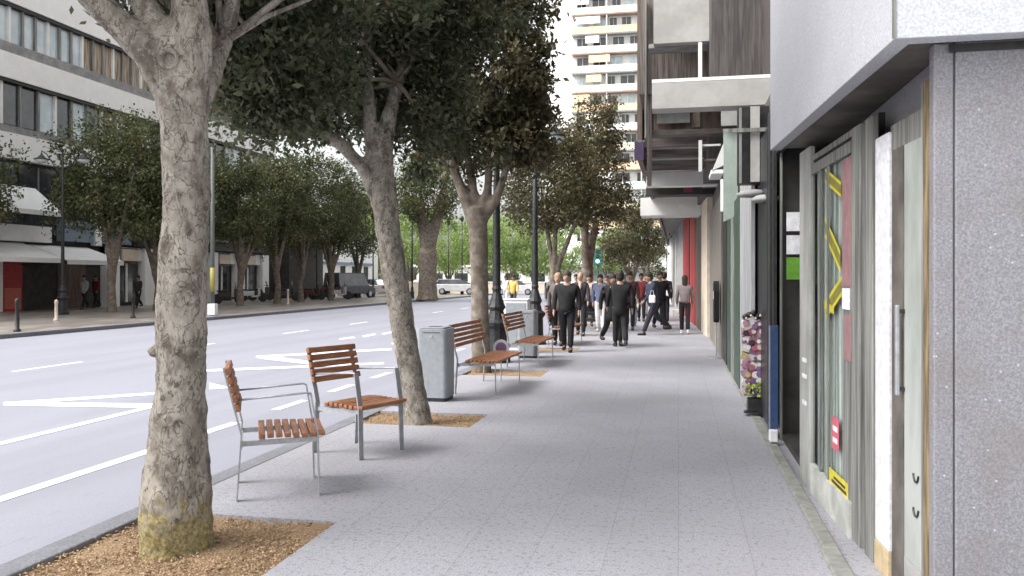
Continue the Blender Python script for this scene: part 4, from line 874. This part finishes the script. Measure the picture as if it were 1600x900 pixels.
def awn(y0,y1,zt,zb,out,label,mt=M['white'],nm='awning'):
    t=thing(nm,(WX,y0,zb),label,'awning','white awnings across the road')
    b=MB(); p=[Vector((WX+.1,y0,zt)),Vector((WX+.1+out,y0,zb)),Vector((WX+.1+out,y0,zb-.06)),Vector((WX+.1,y0,zt-.08))]; qv=[v+Vector((0,y1-y0,0)) for v in p]
    b.add(p+qv,[(0,1,2,3),(7,6,5,4),(0,4,5,1),(1,5,6,2),(2,6,7,3),(3,7,4,0)]); b.build('canvas',mt,t,world=True)
    b=MB(); b.box(WX+.1+out,WX+.13+out,y0,y1,zb-.22,zb); b.build('valance',mt,t,world=True)
    for y in (y0+.1,y1-.1): MB().tube([(WX+.1,y,zb-.3),(WX+.1+out,y,zb-.1)],.02,6).build('strut',M['dark'],t,world=True)
awn(28,35.4,5.95,4.75,1.5,'upper white awning at the left edge across the road')
awn(28,34.6,3.25,2.5,2.2,'lower white awning at the left edge above the red door')
awn(34.9,39.0,3.2,2.45,2.2,'second lower white awning left of the double lamp pole')
wpart('sign_band',M['offwhite'],[(WX+.11,WX+.35,28,36.2,3.32,4.1)],Wb); wpart('bay_glass',M['darkglass'],[(WX+.0,WX+.3,28,36,4.12,4.72)],Wb)
dd=wpart('red_door',M['red'],[(WX+.0,WX+.08,33.4,34.6,0,2.3)],Wb); wpart('door_lower_panel',flat('faded red',(.45,.12,.09)),[(WX+.08,WX+.10,33.5,34.5,.1,1.1)],dd)
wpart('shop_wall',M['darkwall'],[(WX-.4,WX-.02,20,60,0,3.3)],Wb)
for y in (31.2,32.3,33.1): wpart('white_post',M['white'],[(WX+.0,WX+.12,y,y+.28,0,2.35)],Wb)
wpart('brown_panel',M['brown'],[(WX+.0,WX+.05,37.0,39.0,.0,2.3)],Wb)
gs=flat('grey blue sign',(.17,.21,.25))
wpart('sign_panel',gs,[(WX+.11,WX+.4,36.8,39.2,3.45,4.55)],Wb); wpart('sign_panel',gs,[(WX+.11,WX+.4,39.9,42.3,3.45,4.55)],Wb); wpart('sign_divider',M['white'],[(WX+.11,WX+.45,39.3,39.75,3.3,5.2)],Wb)
for i,y in enumerate((40.2,43.4,46.8,50.3,53.8,57.4)):
    wpart('arcade_pier',M['white'],[(WX+.0,WX+.5,y,y+.95,0,3.3)],Wb)
    if i<5:
        lt=wpart('lit_sign',M['cream'],[(WX+.3,WX+.42,y+1.3,y+2.7,2.55,3.2)],Wb); wpart('sign_border',M['soffit'],[(WX+.25,WX+.3,y+1.15,y+2.85,2.4,3.28)],lt)
        wpart('shop_opening',M['darkglass'],[(WX+.02,WX+.08,y+1.0,y+3.1,.2,2.5)],Wb); wpart('opening_post',M['offwhite'],[(WX+.09,WX+.15,y+1.95,y+2.1,.2,2.4)],Wb)
wpart('arcade_beam',M['offwhite'],[(WX+.0,WX+.28,40.2,58.3,2.55,3.3)],Wb); wpart('arcade_canopy',M['dark'],[(WX+.0,WX+.6,42.6,58.3,3.4,4.1)],Wb); wpart('canopy_edge',M['greyframe'],[(WX+.6,WX+.66,42.6,58.3,4.0,4.15)],Wb)
wpart('drain_pipe',M['greyconc'],[(WX+.26,WX+.42,46.4,46.55,8.5,14.2)],Wb)
# next houses along the far side
H2=thing('porch_building',(WX,60.2,0),'dark porch building just right of the nearest trunk across the road','building')
wpart('wall',M['brown'],[(WX-10,WX-.1,60.2,67,0,9)],H2); wpart('porch',M['darkwall'],[(WX-.1,WX+1.2,60.3,66.6,.0,4.2)],H2); wpart('porch_roof',M['soffit'],[(WX-.1,WX+1.9,60.2,66.8,4.2,4.8)],H2)
H3=thing('white_shop',(WX,67.4,0),'small white shop with grey gable behind the avenue trees across the road','building')
wpart('wall',M['white'],[(WX-10,WX+.4,67.4,82,0,5.6)],H3); wpart('window',M['darkglass'],[(WX+.4,WX+.46,68.5,70.2,3.2,4.4)],H3); wpart('lintel_band',flat('blue grey',(.2,.25,.33)),[(WX+.4,WX+.6,67.4,80,2.8,3.05)],H3)
for y in (69.6,72.2,75,78): wpart('door',M['darkglass'],[(WX+.4,WX+.45,y,y+1.1,0,2.7)],H3)
b=MB(); b.add([(WX+.4,67.4,5.6),(WX-9,67.4,5.6),(WX-4.3,67.4,8.2),(WX+.4,82,5.6),(WX-9,82,5.6),(WX-4.3,82,8.2)],[(0,2,1),(3,4,5),(0,3,5,2),(1,2,5,4)]); b.build('gable_roof',M['greyconc'],H3,world=True)
H4=thing('pale_pavilion',(-30,100,0),'low pale pavilion with bright walls beyond the end of the road','building')
wpart('wall',M['white'],[(-38,-14,118,126,0,3.2)],H4); wpart('roof',M['offwhite'],[(-38.6,-13.4,117.4,126.6,3.2,3.6)],H4)
for k in range(6): wpart('opening',M['darkglass'],[(-36+k*3.8,-34+k*3.8,117.95,117.99,.3,2.3)],H4)
H5=thing('garden_wall',(-12,100,0),'low cream wall in front of the park behind the third tree','wall')
wpart('wall',M['cream'],[(-40,-3,86,86.4,0,1.1)],H5); wpart('coping',M['offwhite'],[(-40,-3,85.95,86.45,1.1,1.2)],H5)
# ------------------------------------------------------------------ vehicles
def car(loc,rz,col,label,van=False,group='parked vehicles at the end of the street'):
    t=thing('parked_van' if van else 'parked_car',loc,label,'van' if van else 'car',group,rz); cm_=mat('car paint',col,tuple(x*.85 for x in col),2,.25,.1,spec=.6)
    H=1.95 if van else 1.45; L=2.3 if van else 2.1
    prof=[(-L,.35),(-L,.95),(-L+.15,1.0),(L-.9,1.0),(L-.1,.85),(L,.7),(L,.3)]
    b=MB(); W=.88; n=len(prof); b.add([(x,-W,z) for x,z in prof]+[(x,W,z) for x,z in prof],[tuple(range(n)),tuple(reversed(range(n,2*n)))]+[(i,i+n,(i+1)%n+n,(i+1)%n) for i in range(n)]); bd=b.build('body',cm_,t,bevel=.06)
    cp=[(-L+.05,1.0),(-L+.35,H),(L-1.7,H),(L-.95,1.0)] if not van else [(-L+.02,1.0),(-L+.1,H),(L-1.3,H),(L-.75,1.0)]
    b=MB(); w1,w2=.80,.68; b.add([(x,-w,z) for (x,z),w in zip(cp,(w1,w2,w2,w1))]+[(x,w,z) for (x,z),w in zip(cp,(w1,w2,w2,w1))],[(0,1,2,3),(7,6,5,4),(0,4,5,1),(1,5,6,2),(2,6,7,3)]); b.build('windows',M['darkglass'],t,bevel=.03)
    b=MB(); b.box(cp[1][0],cp[2][0],-w2,w2,H,H+.04); b.build('roof',cm_,t,bevel=.02)
    for x in (-L+.75,L-.8):
        for y in (-.84,.84):
            b=MB(); b.lathe([(.001,-.1),(.29,-.1),(.32,-.06),(.32,.06),(.29,.1),(.001,.1)],(x,y,.32),16,M=Matrix.Rotation(R(90),4,'X')); w=b.build('wheel',M['dark'],t,smooth=True)
            b=MB(); b.lathe([(.001,-.11),(.19,-.11),(.19,.11),(.001,.11)],(x,y,.32),12,M=Matrix.Rotation(R(90),4,'X')); b.build('rim',M['steel'],w)
    for y in (-.62,.62):
        b=MB(); b.box(L-.03,L+.015,y-.16,y+.16,.62,.78); b.build('headlight',M['lampbowl'],t,bevel=.01); b=MB(); b.box(-L-.015,-L+.02,y-.12,y+.12,.7,.9); b.build('tail_light',M['red'],t)
def cp_(px,d): c=pt(px,HZ,d); c.z=0 if c.x<FK or c.x>KX else -.12; return c
car(cp_(546,66),R(75),(.03,.032,.035),'dark grey van right of the forked avenue trees across the road',True)
car(cp_(608,74),R(80),(.72,.72,.73),'white car parked left of the thick pollarded trunk')
car(cp_(588,84),R(10),(.7,.7,.7),'white car side on, seen left of the second leaning trunk')
car(cp_(715,80),R(5),(.66,.66,.68),'white car side on between the pollarded trunk and the third trunk')
car(cp_(964,62),R(-88),(.24,.25,.27),'grey van behind the heads of the crowd',True)
car(cp_(805,84),R(8),(.75,.75,.76),'white car side on just left of the lantern pedestal in the distance')
def moto(px,d,label,col):
    c=cp_(px,d); t=thing('motorbike',c,label,'motorbike','motorbikes parked across the road',random.uniform(.3,1.1))
    for x in (-.65,.65):
        b=MB(); b.lathe([(.22,-.05),(.31,-.04),(.31,.04),(.22,.05)],(x,0,.31),16,M=Matrix.Rotation(R(90),4,'X')); b.build('wheel',M['dark'],t)
    b=MB(); b.box(-.6,.1,-.15,.15,.4,.72); b.box(.35,.5,-.2,.2,.35,.95); b.box(-.1,.4,-.13,.13,.3,.42); b.build('body',flat('scooter paint',col,.3),t,bevel=.05)
    b=MB(); b.box(-.65,.0,-.14,.14,.73,.84); b.build('seat',M['dark'],t,bevel=.04)
    b=MB(); b.tube([(.62,0,.4),(.42,0,1.02)],.03,6); b.tube([(.40,-.32,1.05),(.42,0,1.03),(.40,.32,1.05)],.018,6); b.build('handlebar',M['iron'],t)
    b=MB(); b.quad((.45,-.15,1.0),(.45,.15,1.0),(.36,.13,1.35),(.36,-.13,1.35)); b.build('windscreen',M['lampbowl'],t)
for i,(px,d,col,lab) in enumerate(((395,55,(.6,.6,.6),'white scooter below the white shop, left one of the row'),(408,58,(.05,.05,.05),'black scooter beside the white scooter across the road'),(448,57,(.05,.05,.06),'black motorbike between two avenue trunks'),(488,60,(.09,.02,.02),'dark red motorbike left of the thin lamp post'),(503,61,(.03,.03,.03),'black motorbike right of the thin lamp post'),(530,61,(.5,.5,.5),'pale scooter in front of the dark van'),(357,50,(.04,.04,.04),'black motorbike before the dark porch'))): moto(px,d,lab,col)
def far_person(px,d,label,**kw): put(px,d,label,group='people across the road',**kw)
far_person(216,43,'person in dark clothes standing by the arcade across the road',top=(.03,.03,.03))
far_person(132,42,'person in grey top at the arcade opening across the road',top=(.3,.3,.3))
far_person(150,44,'person in dark red top entering the arcade across the road',top=(.12,.02,.02))
far_person(802,40,'distant person in yellow top behind the lantern pedestal',top=(.6,.42,.12),legs=(.05,.05,.05))
far_person(790,52,'distant person in white clothes behind the lantern pedestal',top=(.75,.75,.75),legs=(.6,.6,.6))

# ------------------------------------------------------------------ world, sun, camera
SUN_EL,SUN_AZ=R(50),R(238)      # azimuth clockwise from +Y
w=bpy.data.worlds.new('World'); sc.world=w; w.use_nodes=True; N=w.node_tree.nodes; L=w.node_tree.links
sky=N.new('ShaderNodeTexSky'); sky.sky_type='NISHITA'; sky.sun_disc=False; sky.sun_elevation=SUN_EL; sky.sun_rotation=SUN_AZ; sky.air_density=1.3; sky.dust_density=5.0; sky.ozone_density=1.0
hs_=N.new('ShaderNodeHueSaturation'); hs_.inputs['Saturation'].default_value=.12; hs_.inputs['Value'].default_value=1.0
L.new(sky.outputs[0],hs_.inputs['Color']); L.new(hs_.outputs[0],N['Background'].inputs[0]); N['Background'].inputs[1].default_value=.15
l=bpy.data.lights.new('sun','SUN'); l.energy=.95; l.angle=R(26); l.color=(1,.975,.94); so=bpy.data.objects.new('sun',l); COL.objects.link(so)
dirv=Vector((math.sin(SUN_AZ)*math.cos(SUN_EL),math.cos(SUN_AZ)*math.cos(SUN_EL),math.sin(SUN_EL))); so.rotation_euler=dirv.to_track_quat('Z','Y').to_euler()
cam=bpy.data.cameras.new('camera'); cam.sensor_width=36; cam.lens=36*FPX/1600; cam.shift_y=-15/1600; cam.clip_start=.05; cam.clip_end=3000
co=bpy.data.objects.new('camera',cam); COL.objects.link(co); co.location=(0,0,CAMH); co.rotation_euler=(R(90),0,YAW); sc.camera=co
sc.view_settings.view_transform='Standard'; sc.view_settings.look='None'; sc.view_settings.gamma=1; sc.view_settings.exposure=EXPO
sc.cycles.max_bounces=6; sc.cycles.diffuse_bounces=3; sc.cycles.transparent_max_bounces=12
